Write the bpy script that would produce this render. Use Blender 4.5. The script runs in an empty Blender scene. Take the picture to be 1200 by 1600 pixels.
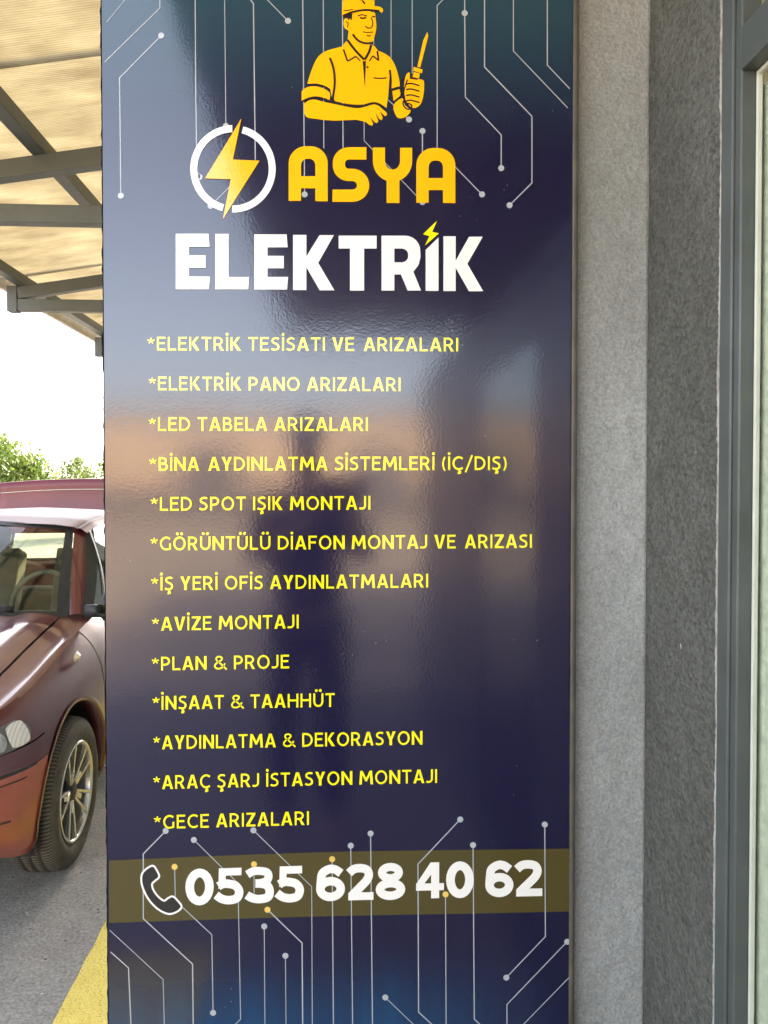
import bpy, bmesh, math, random
from mathutils import Vector, Matrix
R = math.radians
sc = bpy.context.scene

# ------------------------------------------------------------------ camera
EYE = 1.54
YAW, PITCH, SHIFT = R(3.5), R(1.1), -27/1600
cam_d = bpy.data.cameras.new('camera')
cam_d.sensor_fit = 'VERTICAL'; cam_d.sensor_height = 24; cam_d.lens = 18
cam_d.shift_y = SHIFT; cam_d.clip_start = 0.01; cam_d.clip_end = 2000
cam = bpy.data.objects.new('camera', cam_d)
sc.collection.objects.link(cam)
cam.location = (0, 0, EYE); cam.rotation_euler = (R(90)-PITCH, 0, -YAW)
sc.camera = cam

# ------------------------------------------------------------------ light
SUN_ELEV, SUN_AZ = R(29), R(20)          # azimuth from +Y, positive towards +X
world = bpy.data.worlds.new('World'); sc.world = world; world.use_nodes = True
wn = world.node_tree; wn.nodes.clear()
sky = wn.nodes.new('ShaderNodeTexSky'); sky.sky_type = 'NISHITA'; sky.sun_disc = False
sky.sun_elevation = SUN_ELEV; sky.sun_rotation = SUN_AZ
sky.air_density = .8; sky.dust_density = 2.5; sky.ozone_density = 0
bg = wn.nodes.new('ShaderNodeBackground'); bg.inputs[1].default_value = 0.15
wo = wn.nodes.new('ShaderNodeOutputWorld')
hs_ = wn.nodes.new('ShaderNodeHueSaturation'); hs_.inputs['Saturation'].default_value = .5      # thin veil of cloud
wn.links.new(sky.outputs[0], hs_.inputs['Color']); wn.links.new(hs_.outputs[0], bg.inputs[0]); wn.links.new(bg.outputs[0], wo.inputs[0])
sun_d = bpy.data.lights.new('sun', 'SUN'); sun_d.energy = 3.0; sun_d.angle = R(0.5)
sun_d.color = (1.0, 0.80, 0.46)
sun = bpy.data.objects.new('sun', sun_d); sc.collection.objects.link(sun)
to_sun = Vector((math.sin(SUN_AZ)*math.cos(SUN_ELEV), math.cos(SUN_AZ)*math.cos(SUN_ELEV), math.sin(SUN_ELEV)))
sun.rotation_euler = to_sun.to_track_quat('Z', 'Y').to_euler()
sc.view_settings.view_transform = 'Standard'; sc.view_settings.look = 'None'
sc.view_settings.exposure = 3.12; sc.view_settings.gamma = 1.0
sc.view_settings.use_curve_mapping = False
sc.cycles.max_bounces = 10; sc.cycles.transparent_max_bounces = 12
sc.cycles.use_denoising = True

# ------------------------------------------------------------------ helpers
def srgb(r, g, b):
    f = lambda c: c/12.92 if c <= .04045 else ((c+.055)/1.055)**2.4
    return (f(r/255), f(g/255), f(b/255), 1)

class NT:
    def __init__(s, name):
        s.m = bpy.data.materials.new(name); s.m.use_nodes = True
        s.t = s.m.node_tree; s.t.nodes.clear()
        s.out = s.n('OutputMaterial'); s.p = s.n('BsdfPrincipled'); s.l(s.p.outputs[0], s.out.inputs[0])
    def n(s, kind, **kw):
        x = s.t.nodes.new('ShaderNode'+kind)
        for k, v in kw.items(): setattr(x, k, v)
        return x
    def l(s, a, b): s.t.links.new(a, b)
    def coord(s, scale=(1, 1, 1)):
        tc = s.n('TexCoord'); mp = s.n('Mapping'); mp.inputs['Scale'].default_value = scale
        s.l(tc.outputs['Object'], mp.inputs[0]); return mp.outputs[0]
    def noise(s, scale, detail=4, rough=.55, co=None):
        x = s.n('TexNoise'); x.inputs['Scale'].default_value = scale
        x.inputs['Detail'].default_value = detail; x.inputs['Roughness'].default_value = rough
        s.l(co if co else s.coord(), x.inputs['Vector']); return x.outputs['Fac']
    def ramp(s, fac, stops):
        x = s.n('ValToRGB'); e = x.color_ramp.elements
        e[0].position, e[0].color = stops[0]; e[1].position, e[1].color = stops[-1]
        for p, c in stops[1:-1]:
            k = e.new(p); k.color = c
        s.l(fac, x.inputs[0]); return x.outputs[0]
    def mix(s, fac, a, b, mode='MIX'):
        x = s.n('Mix', data_type='RGBA', blend_type=mode)
        for i, v in ((0, fac), (6, a), (7, b)):
            if isinstance(v, (int, float, tuple)): x.inputs[i].default_value = v
            else: s.l(v, x.inputs[i])
        return x.outputs[2]
    def bump(s, h, strength, dist, normal=None):
        x = s.n('Bump'); x.inputs['Strength'].default_value = strength; x.inputs['Distance'].default_value = dist
        s.l(h, x.inputs['Height'])
        if normal: s.l(normal, x.inputs['Normal'])
        return x.outputs[0]
    def set(s, **kw):
        for k, v in kw.items():
            i = s.p.inputs[k.replace('_', ' ')]
            if isinstance(v, (int, float, tuple)): i.default_value = v
            else: s.l(v, i)
        return s

def plain(name, col, rough=.5, metal=0., vary=.12, scale=12, coat=0., bump=0.):
    k = NT(name); c = tuple(col)
    f = k.noise(scale, 5)
    lo = tuple(max(0, v*(1-vary)) for v in c[:3])+(1,); hi = tuple(min(1, v*(1+vary)) for v in c[:3])+(1,)
    k.set(Base_Color=k.ramp(f, [(.3, lo), (.7, hi)]), Roughness=rough, Metallic=metal)
    if coat: k.set(Coat_Weight=coat, Coat_Roughness=.04)
    if bump: k.set(Normal=k.bump(k.noise(scale*6, 6), bump, .004))
    return k.m

def glass(name, tint=(.8, .85, .8, 1), rough=0.0, ior=1.52):
    k = NT(name); k.t.nodes.remove(k.p)
    tr = k.n('BsdfTransparent'); tr.inputs[0].default_value = tint
    gl = k.n('BsdfGlossy'); gl.inputs['Roughness'].default_value = rough+.015
    fr = k.n('Fresnel'); ge = k.n('NewGeometry'); mr_ = k.n('MapRange')      # same reflectance from both sides of the sheet
    mr_.inputs[3].default_value = ior; mr_.inputs[4].default_value = 1/ior
    k.l(ge.outputs['Backfacing'], mr_.inputs[0]); k.l(mr_.outputs[0], fr.inputs[0])
    mx = k.n('MixShader'); k.l(fr.outputs[0], mx.inputs[0]); k.l(tr.outputs[0], mx.inputs[1]); k.l(gl.outputs[0], mx.inputs[2])
    k.l(mx.outputs[0], k.out.inputs[0]); return k.m

class MB:
    """collects shapes, builds ONE mesh object"""
    def __init__(s): s.v = []; s.f = []
    def poly(s, pts):
        b = len(s.v); s.v += [tuple(p) for p in pts]; s.f.append(tuple(range(b, b+len(pts))))
    def grid(s, rows, closed=False):
        b = len(s.v); n = len(rows[0])
        for r in rows: s.v += [tuple(p) for p in r]
        for i in range(len(rows)-1):
            for j in range(n if closed else n-1):
                k = (j+1) % n
                s.f.append((b+i*n+j, b+i*n+k, b+(i+1)*n+k, b+(i+1)*n+j))
        return s
    def box(s, a, c):
        (x0, y0, z0), (x1, y1, z1) = a, c; b = len(s.v)
        s.v += [(x0,y0,z0),(x1,y0,z0),(x1,y1,z0),(x0,y1,z0),(x0,y0,z1),(x1,y0,z1),(x1,y1,z1),(x0,y1,z1)]
        for q in ((0,3,2,1),(4,5,6,7),(0,1,5,4),(1,2,6,5),(2,3,7,6),(3,0,4,7)): s.f.append(tuple(b+i for i in q))
        return s
    def beam(s, p, q, w, h, up=(0, 0, 1)):
        p, q = Vector(p), Vector(q); d = (q-p).normalized(); side = d.cross(Vector(up)).normalized(); u = side.cross(d)
        b = len(s.v)
        for e in (p, q):
            for sx, sz in ((-1,-1),(1,-1),(1,1),(-1,1)): s.v.append(tuple(e+side*sx*w/2+u*sz*h/2))
        for f in ((3,2,1,0),(4,5,6,7),(0,1,5,4),(1,2,6,5),(2,3,7,6),(3,0,4,7)): s.f.append(tuple(b+i for i in f))
        return s
    def tube(s, pts, r, n=8):
        pts = [Vector(p) for p in pts]; rows = []
        for i, p in enumerate(pts):
            d = (pts[min(i+1, len(pts)-1)]-pts[max(i-1, 0)]).normalized()
            a = Vector((1, 0, 0)) if abs(d.x) < .9 else Vector((0, 0, 1))
            u = d.cross(a).normalized(); w = d.cross(u)
            rr = r[i] if isinstance(r, (list, tuple)) else r
            rows.append([p+(u*math.cos(k*2*math.pi/n)+w*math.sin(k*2*math.pi/n))*rr for k in range(n)])
        s.grid(rows, True); b = len(s.v); s.f.append(tuple(b-n+i for i in range(n))); s.f.append(tuple(b-len(rows)*n+i for i in reversed(range(n))))
        return s
    def lathe_x(s, prof, n=64, c=(0, 0, 0)):      # prof: list of (x, r), axis along X
        rows = [[(c[0]+x, c[1]+r*math.cos(k*2*math.pi/n), c[2]+r*math.sin(k*2*math.pi/n)) for k in range(n)] for x, r in prof]
        return s.grid(rows, True)
    def mirror_x(s):
        b = len(s.v); s.v += [(-x, y, z) for x, y, z in s.v]; s.f += [tuple(b+i for i in reversed(f)) for f in s.f]
        return s
    def sides(s, name, mat, parent=None, **kw):
        a = s.build(name, mat, parent, **kw)
        t = MB(); t.v = [(-x, y, z) for x, y, z in s.v]; t.f = [tuple(reversed(f)) for f in s.f]
        return a, t.build(name, mat, parent, **kw)
    def build(s, name, mat, parent=None, smooth=False, bevel=0, solid=0, loc=None, weld=False):
        me = bpy.data.meshes.new(name); me.from_pydata(s.v, [], s.f); me.update()
        if weld or bevel:
            bm = bmesh.new(); bm.from_mesh(me)
            bmesh.ops.remove_doubles(bm, verts=bm.verts, dist=1e-5)
            if weld: bmesh.ops.recalc_face_normals(bm, faces=bm.faces)
            bm.to_mesh(me); bm.free()
        if smooth: me.shade_smooth()
        o = bpy.data.objects.new(name, me); sc.collection.objects.link(o)
        if mat: me.materials.append(mat)
        if parent: o.parent = parent
        if loc: o.location = loc
        if bevel:
            m = o.modifiers.new('bevel', 'BEVEL'); m.width = bevel; m.segments = 2; m.limit_method = 'ANGLE'
        if solid:
            m = o.modifiers.new('solid', 'SOLIDIFY'); m.thickness = solid; m.offset = 0
        return o

def tag(o, label=None, cat=None, group=None, kind=None):
    for k, v in (('label', label), ('category', cat), ('group', group), ('kind', kind)):
        if v: o[k] = v
    return o
def thing(name, loc, label, cat, group=None):
    o = bpy.data.objects.new(name, None); sc.collection.objects.link(o); o.location = loc
    o.empty_display_size = .1
    return tag(o, label, cat, group)
def cr(pts, n=8, closed=False):                 # Catmull-Rom through tuples
    out = []; m = len(pts)
    for i in range(m if closed else m-1):
        p = [pts[(i+k) % m] if closed else pts[min(max(i+k, 0), m-1)] for k in (-1, 0, 1, 2)]
        for j in range(n):
            t = j/n
            out.append(tuple(.5*((2*b)+(-a+c)*t+(2*a-5*b+4*c-d)*t*t+(-a+3*b-3*c+d)*t**3) for a, b, c, d in zip(*p)))
    if not closed: out.append(tuple(pts[-1]))
    return out
def lerp(xs, x):
    if x <= xs[0][0]: return xs[0][1]
    for (a, b), (c, d) in zip(xs, xs[1:]):
        if x <= c:
            t = (x-a)/(c-a); return b+(d-b)*t
    return xs[-1][1]
rnd = random.Random(7)

# ------------------------------------------------------------------ materials of the setting
def ground_mat():
    k = NT('ground'); co = k.coord()
    big = k.noise(.9, 5, .6, co); fine = k.noise(90, 6, .7, co); mid = k.noise(14, 6, .65, co)
    c1 = k.ramp(mid, [(.25, (.31,.295,.275,1)), (.75, (.47,.45,.42,1))])
    c2 = k.ramp(fine, [(.3, (.45,.45,.45,1)), (.62, (1.1,1.1,1.1,1))])
    c = k.mix(1., c1, c2, 'MULTIPLY')
    c = k.mix(1., c, k.ramp(big, [(.3, (.8,.78,.75,1)), (.7, (1.08,1.06,1.02,1))]), 'MULTIPLY')
    vo = k.n('TexVoronoi'); vo.inputs['Scale'].default_value = 26; vo.inputs['Randomness'].default_value = 1; k.l(co, vo.inputs['Vector'])
    sp = k.ramp(vo.outputs['Distance'], [(.08, (1,1,1,1)), (.16, (0,0,0,1))])
    sel = k.ramp(k.noise(7, 3, .5, co), [(.52, (0,0,0,1)), (.62, (1,1,1,1))])
    c = k.mix(k.mix(1., sp, sel, 'MULTIPLY'), c, (.05,.045,.04,1))
    vo2 = k.n('TexVoronoi'); vo2.inputs['Scale'].default_value = 70; k.l(co, vo2.inputs['Vector'])
    sp2 = k.ramp(vo2.outputs['Distance'], [(.10, (1,1,1,1)), (.2, (0,0,0,1))])
    sel2 = k.ramp(k.noise(23, 3, .5, co), [(.6, (0,0,0,1)), (.66, (1,1,1,1))])
    c = k.mix(k.mix(1., sp2, sel2, 'MULTIPLY'), c, (.55,.53,.48,1))
    h = k.n('Math', operation='ADD'); k.l(fine, h.inputs[0]); k.l(mid, h.inputs[1])
    k.set(Base_Color=c, Roughness=.9, Normal=k.bump(h.outputs[0], .9, .012))
    return k.m
def stucco(name, lo, hi, grain, strength, dist, st=(1, 1, 1)):
    k = NT(name); co = k.coord(st)
    g = k.noise(grain, 4, .6, co); big = k.noise(3.2, 5, .6, k.coord((1, 1, .6)))
    c = k.ramp(g, [(.32, lo), (.68, hi)])
    c = k.mix(1., c, k.ramp(big, [(.28, (.80,.80,.78,1)), (.72, (1.14,1.14,1.13,1))]), 'MULTIPLY')
    # a few chipped white flecks
    vo = k.n('TexVoronoi'); vo.inputs['Scale'].default_value = 30; k.l(k.coord((1, 1, .45)), vo.inputs['Vector'])
    sp = k.ramp(vo.outputs['Distance'], [(.06, (1,1,1,1)), (.1, (0,0,0,1))])
    sel = k.ramp(k.noise(9, 2, .5, co), [(.655, (0,0,0,1)), (.67, (1,1,1,1))])
    c = k.mix(k.mix(1., sp, sel, 'MULTIPLY'), c, (.75,.75,.72,1))
    lumps = k.noise(grain*.13, 3, .5, co)
    n1 = k.bump(lumps, strength*.6, dist*5)
    k.set(Base_Color=c, Roughness=.88, Specular_IOR_Level=.25, Normal=k.bump(g, strength, dist, n1))
    return k.m
M_ground = ground_mat()
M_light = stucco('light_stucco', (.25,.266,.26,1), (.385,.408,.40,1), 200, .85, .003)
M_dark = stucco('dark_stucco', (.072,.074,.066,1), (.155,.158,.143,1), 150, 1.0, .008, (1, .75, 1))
M_beam = plain('grey_steel', (.068,.080,.076), .5, 0, .15, 6)
M_frame = plain('anthracite_frame', (.070,.082,.078), .38, .0, .18, 9)
M_trim = plain('trim_aluminium', (.11,.10,.085), .5, .2, .3, 14)
M_white = plain('white_gasket', (.50,.52,.44), .4, 0, .08, 20)
M_seal = plain('sealant', (.30,.29,.265), .8, 0, .35, 40, bump=.8)
M_glass = glass('clear_glass', (.86,.90,.87,1))

# ------------------------------------------------------------------ the setting
def sheet(name, x0, x1, y0, y1, z, mat, n=1):
    m = MB(); m.grid([[(x0+(x1-x0)*i/n, y0+(y1-y0)*j/n, z) for j in range(n+1)] for i in range(n+1)])
    return m.build(name, mat)
tag(sheet('ground', -400, 400, -400, 400, 0, M_ground), kind='structure')

def paint_line():
    k = NT('yellow_floor_paint'); co = k.coord()
    fine = k.noise(90, 6, .7, co); mid = k.noise(14, 6, .65, co)
    pore = k.ramp(k.noise(230, 3, .6, k.coord((.7, 1.2, 1))), [(.34, (.22,.20,.15,1)), (.43, (1,1,1,1))])
    c = k.mix(1., k.ramp(mid, [(.3, (.80,.60,.11,1)), (.7, (.88,.70,.16,1))]), pore, 'MULTIPLY')
    vo = k.n('TexVoronoi'); vo.inputs['Scale'].default_value = 22; k.l(co, vo.inputs['Vector'])
    sp = k.ramp(vo.outputs['Distance'], [(.07, (1,1,1,1)), (.14, (0,0,0,1))])
    c = k.mix(k.mix(1., sp, k.ramp(k.noise(6, 2, .5, co), [(.55, (0,0,0,1)), (.6, (1,1,1,1))]), 'MULTIPLY'), c, (.06,.05,.035,1))
    h = k.n('Math', operation='ADD'); k.l(fine, h.inputs[0]); k.l(mid, h.inputs[1])
    k.set(Base_Color=c, Roughness=.8, Normal=k.bump(h.outputs[0], .8, .010)); return k.m
m = MB(); m.grid([[(x+(.0012*math.sin(j*1.7)+.001*math.sin(j*4.1) if x < -.5 else 0), .3+.05*j, .004) for x in (-.805, -.40)] for j in range(120)])
tag(m.build('painted_line', paint_line()), kind='structure')
PY = 1.40                       # front plane of the sign
WX = 0.592                      # plane of the window wall
PXL, PXR = -0.414, 0.432        # sign edges

# pillar behind the sign
m = MB(); n = 1
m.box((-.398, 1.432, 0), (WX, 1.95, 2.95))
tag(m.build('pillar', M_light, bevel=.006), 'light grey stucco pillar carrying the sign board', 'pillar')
# rough dark reveal, from the inner corner towards the window
m = MB()
from mathutils import noise as mn
ny, nz = 30, 500; rows = []
for i in range(nz+1):
    z = 3.3*i/nz; r_ = []
    for j in range(ny+1):
        y = 1.4315-(1.4315-1.153)*(1-j/ny); e = max(0, 1-(y-1.153)/.055)
        d = .0022+.0016*mn.noise((y*22, z*9, 1))+e*(.0035*max(0, mn.noise((y*60, z*7, 5)))+.0035*abs(mn.noise((y*30, z*3.1, 9)))+.002*mn.noise((y*90, z*70, 2)))
        r_.append((WX-d, y, z))
    rows.append(r_)
m.grid(rows)
m.box((WX+.004, 1.153, 0), (WX+.12, 1.4315, 3.3))
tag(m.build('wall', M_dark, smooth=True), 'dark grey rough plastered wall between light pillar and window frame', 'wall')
# building mass behind, its unseen length drawn out to shade the car
m = MB().box((-.30, 1.955, 0), (7, 7.2, 2.95))
tag(m.build('shop_building', M_light), 'grey stucco shop building behind the sign pillar', 'building')
# porch ceiling over the doorway
m = MB().box((-.46, -4.2, 2.86), (WX+3, 1.43, 2.95))
tag(m.build('porch_ceiling', plain('porch_soffit', (.10,.105,.10), .7, 0, .2, 4)), 'dark grey porch ceiling above the shop entrance', 'ceiling')

# ------------------------------------------------------------------ shop window
win = thing('shop_window', (WX, 1.15, 0), 'anthracite framed shop window with pale gasket right of the dark plaster wall', 'window')
def wb(a, c): return (a[0]-WX, a[1]-1.15, a[2]), (c[0]-WX, c[1]-1.15, c[2])
YA, YB = 1.150, 1.098           # stile
f = MB()
f.box(*wb((WX-.006, YB+.018, 0), (WX+.0275, YA, 3.25)))
f.box(*wb((WX-.002, YB, 0), (WX+.0275, YB+.018, 3.25)))
f.box(*wb((WX-.004, -2.6, 2.137), (WX+.028, YB, 2.200)))
f.box(*wb((WX+.004, -.42, 1.97), (WX+.028, .51, 2.1369)))
f.box(*wb((WX-.004, -2.6, .0), (WX+.055, YB, .12)))
for y, q in ((.755, .245), (-1.51, 1.09)):  # solid panels added out of view to darken the board's mirror image
    f.box(*wb((WX+.006, y-q, .12), (WX+.028, y+q, 2.137)))
f.build('frame', M_frame, win, bevel=.0025)
s = MB()                          # ragged sealant bead along the plaster
wob = [0.0]
for i in range(800): wob.append(wob[-1]*.93+rnd.gauss(0, .00032))
pts = [(WX-.0045, 1.1515+wob[i], .004*i) for i in range(800)]
s.tube([(x-WX, y-1.15, z) for x, y, z in pts], [max(.001, .0022+abs(wob[(i*3+90) % 800])*.45+rnd.uniform(-.0005,.0006)) for i in range(800)], 6)
s.build('sealant_bead', M_seal, win, smooth=True)
g = MB()                          # pale gasket against the pane
g.box(*wb((WX+.019, YB-.006, .12), (WX+.0275, YB-.0005, 2.137)))
g.box(*wb((WX+.019, 1.002, 2.130), (WX+.0275, YB-.006, 2.1365)))
g.build('gasket', M_white, win, bevel=.002)
M_glass2 = glass('mirror_glazing', (.45,.5,.48,1), ior=2.3)
for (a, c, z0, z1, dx, gm) in ((1.0, YB+.03, .121, 2.136, .029, M_glass), (-.42, .51, .121, 1.969, .012, M_glass2), (-2.6, YB+.03, 2.201, 3.2, .029, M_glass)):
    p = MB().box(*wb((WX+dx, a, z0), (WX+dx+.004, c, z1))); p.build('pane', gm, win)
MB().box(*wb((WX+.0337, 1.001, .13), (WX+.036, YB+.012, 2.12))).build('blind', plain('cream_blind', (.82,.78,.66), .7, 0, .2, 60), win)
MB().box(*wb((WX+.041, 1.1485, .0), (WX+.30, 1.1525, 2.85))).build('inner_jamb', plain('cream_jamb', (.70,.64,.50), .7, 0, .1, 6), win)
# inside the shop
m = MB()
m.box((WX+3.0, -4, 0), (WX+3.1, 1.2, 2.85)); m.box((WX+.13, 1.22, 0), (WX+3.0, 1.30, 2.85))
tag(m.build('shop_interior_wall', plain('cream_paint', (.62,.57,.45), .7, 0, .08, 3)), 'cream interior wall seen through the shop window', 'wall')
m = MB()
pts = [(WX+.060+.002*math.sin(z*3.1)+(.008*(1-abs(z-1.335)/.05) if abs(z-1.335) < .05 else 0), 1.132+.003*math.sin(z*2.3+1), z) for z in [i*.02 for i in range(15, 106)]]
m.tube(pts, .0036, 8)
tag(m.build('curtain_cord', plain('cord', (.75,.74,.70), .7, 0, .2, 60), smooth=True), 'knotted white cord hanging inside the shop window', 'cord')

# ------------------------------------------------------------------ sign: artwork measured on the photograph, rectified to the board
cm = Matrix.Rotation(-YAW, 3, 'Z') @ Matrix.Rotation(R(90)-PITCH, 3, 'X')
def on_board(x, y, lift=0.0):
    d = cm @ Vector(((x-600)/1200, (773-y)/1200, -1)); t = PY/d.y
    return (d.x*t, PY-lift, EYE+d.z*t)
sign = thing('sign_board', (0, PY, 0), 'tall navy sign board with yellow and white lettering mounted on the pillar', 'sign')
def film(name, col, rough=.13, vary=0.):
    k = NT(name); co = k.coord()
    peel = k.noise(190, 2, .5, co); wav = k.noise(9, 2, .5, co)
    nrm = k.bump(peel, .10, .0008, k.bump(wav, .055, .006))
    k.set(Base_Color=col if isinstance(col, tuple) else col, Roughness=rough, IOR=1.5, Coat_Weight=1., Coat_Roughness=.085, Coat_IOR=1.42, Normal=nrm, Coat_Normal=nrm)
    return k
def board_mat():
    k = film('navy_film', (.007,.006,.045,1), .14)
    tc = k.n('TexCoord'); sp = k.n('SeparateXYZ'); k.l(tc.outputs['Object'], sp.inputs[0])
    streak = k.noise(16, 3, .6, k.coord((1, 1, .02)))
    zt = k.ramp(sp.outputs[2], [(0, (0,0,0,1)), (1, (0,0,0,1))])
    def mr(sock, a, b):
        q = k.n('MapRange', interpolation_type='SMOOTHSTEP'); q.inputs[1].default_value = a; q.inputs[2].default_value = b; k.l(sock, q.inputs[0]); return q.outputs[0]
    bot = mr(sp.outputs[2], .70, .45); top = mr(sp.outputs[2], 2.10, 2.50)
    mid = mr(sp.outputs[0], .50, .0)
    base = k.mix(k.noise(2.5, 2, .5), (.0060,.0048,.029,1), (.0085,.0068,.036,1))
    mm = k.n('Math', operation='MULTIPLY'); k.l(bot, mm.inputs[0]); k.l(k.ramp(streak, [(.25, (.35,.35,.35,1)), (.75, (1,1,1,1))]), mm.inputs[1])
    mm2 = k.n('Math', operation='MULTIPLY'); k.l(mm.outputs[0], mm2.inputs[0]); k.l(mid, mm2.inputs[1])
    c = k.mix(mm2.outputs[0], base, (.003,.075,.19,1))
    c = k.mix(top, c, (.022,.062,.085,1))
    vo = k.n('TexVoronoi'); vo.inputs['Scale'].default_value = 75; k.l(k.coord(), vo.inputs['Vector'])
    spk = k.ramp(vo.outputs['Distance'], [(.07, (1,1,1,1)), (.12, (0,0,0,1))]); sel = k.ramp(k.noise(7, 2, .5), [(.62, (0,0,0,1)), (.66, (1,1,1,1))])
    c = k.mix(k.mix(1., spk, sel, 'MULTIPLY'), c, (.16,.16,.17,1))
    k.set(Base_Color=c)
    return k.m
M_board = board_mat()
M_yel = film('yellow_print', srgb(252,238,10)).m
M_amb = film('amber_print', srgb(255,184,0)).m
M_wht = film('white_print', (.86,.85,.80,1)).m
M_band = film('olive_print', (.075,.058,.012,1)).m
M_blk = film('dark_print', (.022,.018,.016,1)).m
M_line = film('pale_line_print', (.40,.43,.44,1)).m
def bx(p): return (p[0], p[1]-PY, p[2])
board = MB()
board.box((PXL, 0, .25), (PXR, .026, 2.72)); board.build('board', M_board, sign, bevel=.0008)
edge = MB()                     # frayed film edge down the left side
rows = []
for i in range(240):
    z = .25+2.47*i/239
    rows.append([(PXL-.0015-.0022*rnd.random()*(1 if rnd.random() < .5 else .3), .001, z), (PXL-.001, .020, z)])
edge.grid(rows); edge.build('board_edge', M_trim, sign)
tr = MB()
tr.box((PXR+.001, -.004, .25), (PXR+.0075, .030, 2.72)); tr.box((PXR+.0075, .004, .25), (PXR+.0135, .030, 2.72))
tr.build('edge_trim', M_trim, sign, bevel=.001)
class Art:
    """flat printed shapes given in picture pixels, laid on the board"""
    def __init__(s, lift): s.mb = MB(); s.lift = lift; s.k = 0
    def poly(s, pts):
        a = sum(p[0]*q[1]-q[0]*p[1] for p, q in zip(pts, pts[1:]+pts[:1]))
        if a > 0: pts = pts[::-1]
        L = s.lift+.00004*(s.k % 8); s.k += 1
        s.mb.poly([bx(on_board(x, y, L)) for x, y in pts])
    def stroke(s, pts, w, closed=False):
        pts = [p for i, p in enumerate(pts) if i == 0 or math.dist(p, pts[i-1]) > 1e-6]
        n = len(pts); ls, rs = [], []
        for i in range(n):
            a = pts[i-1] if (i > 0 or closed) else None; b = pts[(i+1) % n] if (i < n-1 or closed) else None
            def nrm(p, q):
                d = math.dist(p, q) or 1; return (-(q[1]-p[1])/d, (q[0]-p[0])/d)
            if a is None: nx, ny = nrm(pts[i], b)
            elif b is None: nx, ny = nrm(a, pts[i])
            else:
                n1, n2 = nrm(a, pts[i]), nrm(pts[i], b); nx, ny = n1[0]+n2[0], n1[1]+n2[1]
                l = math.hypot(nx, ny) or 1; nx /= l; ny /= l
                c = max(.45, nx*n1[0]+ny*n1[1]); nx /= c; ny /= c
            h = (w[i] if isinstance(w, list) else w)/2
            ls.append((pts[i][0]+nx*h, pts[i][1]+ny*h)); rs.append((pts[i][0]-nx*h, pts[i][1]-ny*h))
        k0 = s.k
        for i in range(n if closed else n-1):
            s.k = k0; j = (i+1) % n; s.poly([ls[i], ls[j], rs[j], rs[i]])
        s.k = k0+1
    def dot(s, c, r, n=20): s.poly([(c[0]+r*math.cos(2*math.pi*i/n), c[1]+r*math.sin(2*math.pi*i/n)) for i in range(n)])
    def build(s, name, mat): return s.mb.build(name, mat, sign)
def arc(cx, cy, rx, ry, a0, a1, n=12): return [(cx+rx*math.cos(R(a0+(a1-a0)*i/n)), cy+ry*math.sin(R(a0+(a1-a0)*i/n))) for i in range(n+1)]

# --- olive band
band = Art(.0004)
tops = cr([(150,1345.2),(340,1337),(530,1330.6),(720,1327.8),(895,1325.8)], 6); bots = cr([(150,1442.6),(340,1436.4),(530,1431),(720,1427.6),(895,1424)], 6)
def clipx(p): return (min(max(p[0], 170.5), 891), p[1])
band.mb.grid([[bx(on_board(*clipx(p), .0004)) for p in bots], [bx(on_board(*clipx(p), .0004)) for p in tops]])
band.build('phone_band', M_band)

# --- circuit traces
traces = [
 ([(202,0),(202,-8),(167,35)],1,0),([(250,-8),(250,13),(164,97)],1.3,0),([(252,56),(187,122),(189,306)],1.5,3),([(305,-8),(306,150),(308,276)],1.5,2),
 ([(351,-8),(353,197)],1.2,2),([(385,-8),(396,6),(399,250)],1.8,0),([(410,-8),(450,33)],1.4,2),([(473,-8),(476,304)],1.7,2),([(505,-8),(506,232)],1.4,0),
 ([(535,-8),(536,232)],1.7,0),([(568,-8),(569,220),(660,316)],1.2,2),([(584,-8),(584,70)],1.2,0),([(611,-8),(611,95)],1.2,0),([(644,-8),(644,115)],1.3,0),([(700,-8),(683,9),(683,232),(753,304)],1.5,2),
 ([(726,-8),(726,21),(727,152),(783,211),(783,263)],1.7,2),([(757,-8),(757,105),(831,182),(831,286),(796,321)],1.8,2),([(802,-8),(802,80),(887,169)],1.5,0),
 ([(855,-8),(855,102),(890,139)],1.6,0),([(660,205),(660,240)],1.8,1),([(605,155),(639,187)],1.2,2),([(312,277),(310,270)],1.2,1),([(329,322),(361,290)],1.2,1),
 ([(259,1298),(224,1334),(224,1435),(301,1506),(302,1606)],1.9,1),([(303,1312),(372,1380),(376,1592),(362,1606)],1.3,1),([(396,1297),(487,1385),(488,1606)],1.3,1),
 ([(273,1354),(274,1402)],1.4,1),([(286,1418),(331,1460),(333,1582)],1.5,2),([(397,1350),(397,1398)],1.4,1),([(519,1342),(521,1606)],1.7,1),([(548,1321),(551,1606)],1.6,1),
 ([(579,1302),(582,1606)],1.7,1),([(413,1447),(414,1606)],1.3,1),([(446,1493),(447,1606)],1.2,1),([(418,1421),(472,1473),(473,1606)],2.0,1),([(171.5,1453),(255,1530),(257,1606)],1.2,0),
 ([(173,1487),(201,1512),(205,1606)],1.8,0),([(719,1280),(653,1350),(654,1581),(681,1606)],1.8,1),([(739,1320),(741,1592),(756,1606)],1.8,1),([(696,1397),(697,1606)],1.5,1),
 ([(602,1558),(652,1606)],1.2,1),([(851,1288),(852,1463),(791,1527)],1.7,3),([(886,1471),(792,1569),(792,1606)],1.7,1),([(890,1526),(812,1606)],1.4,0)]
M_adot = plain('amber_dot', (.75,.52,.12), .3)
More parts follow.
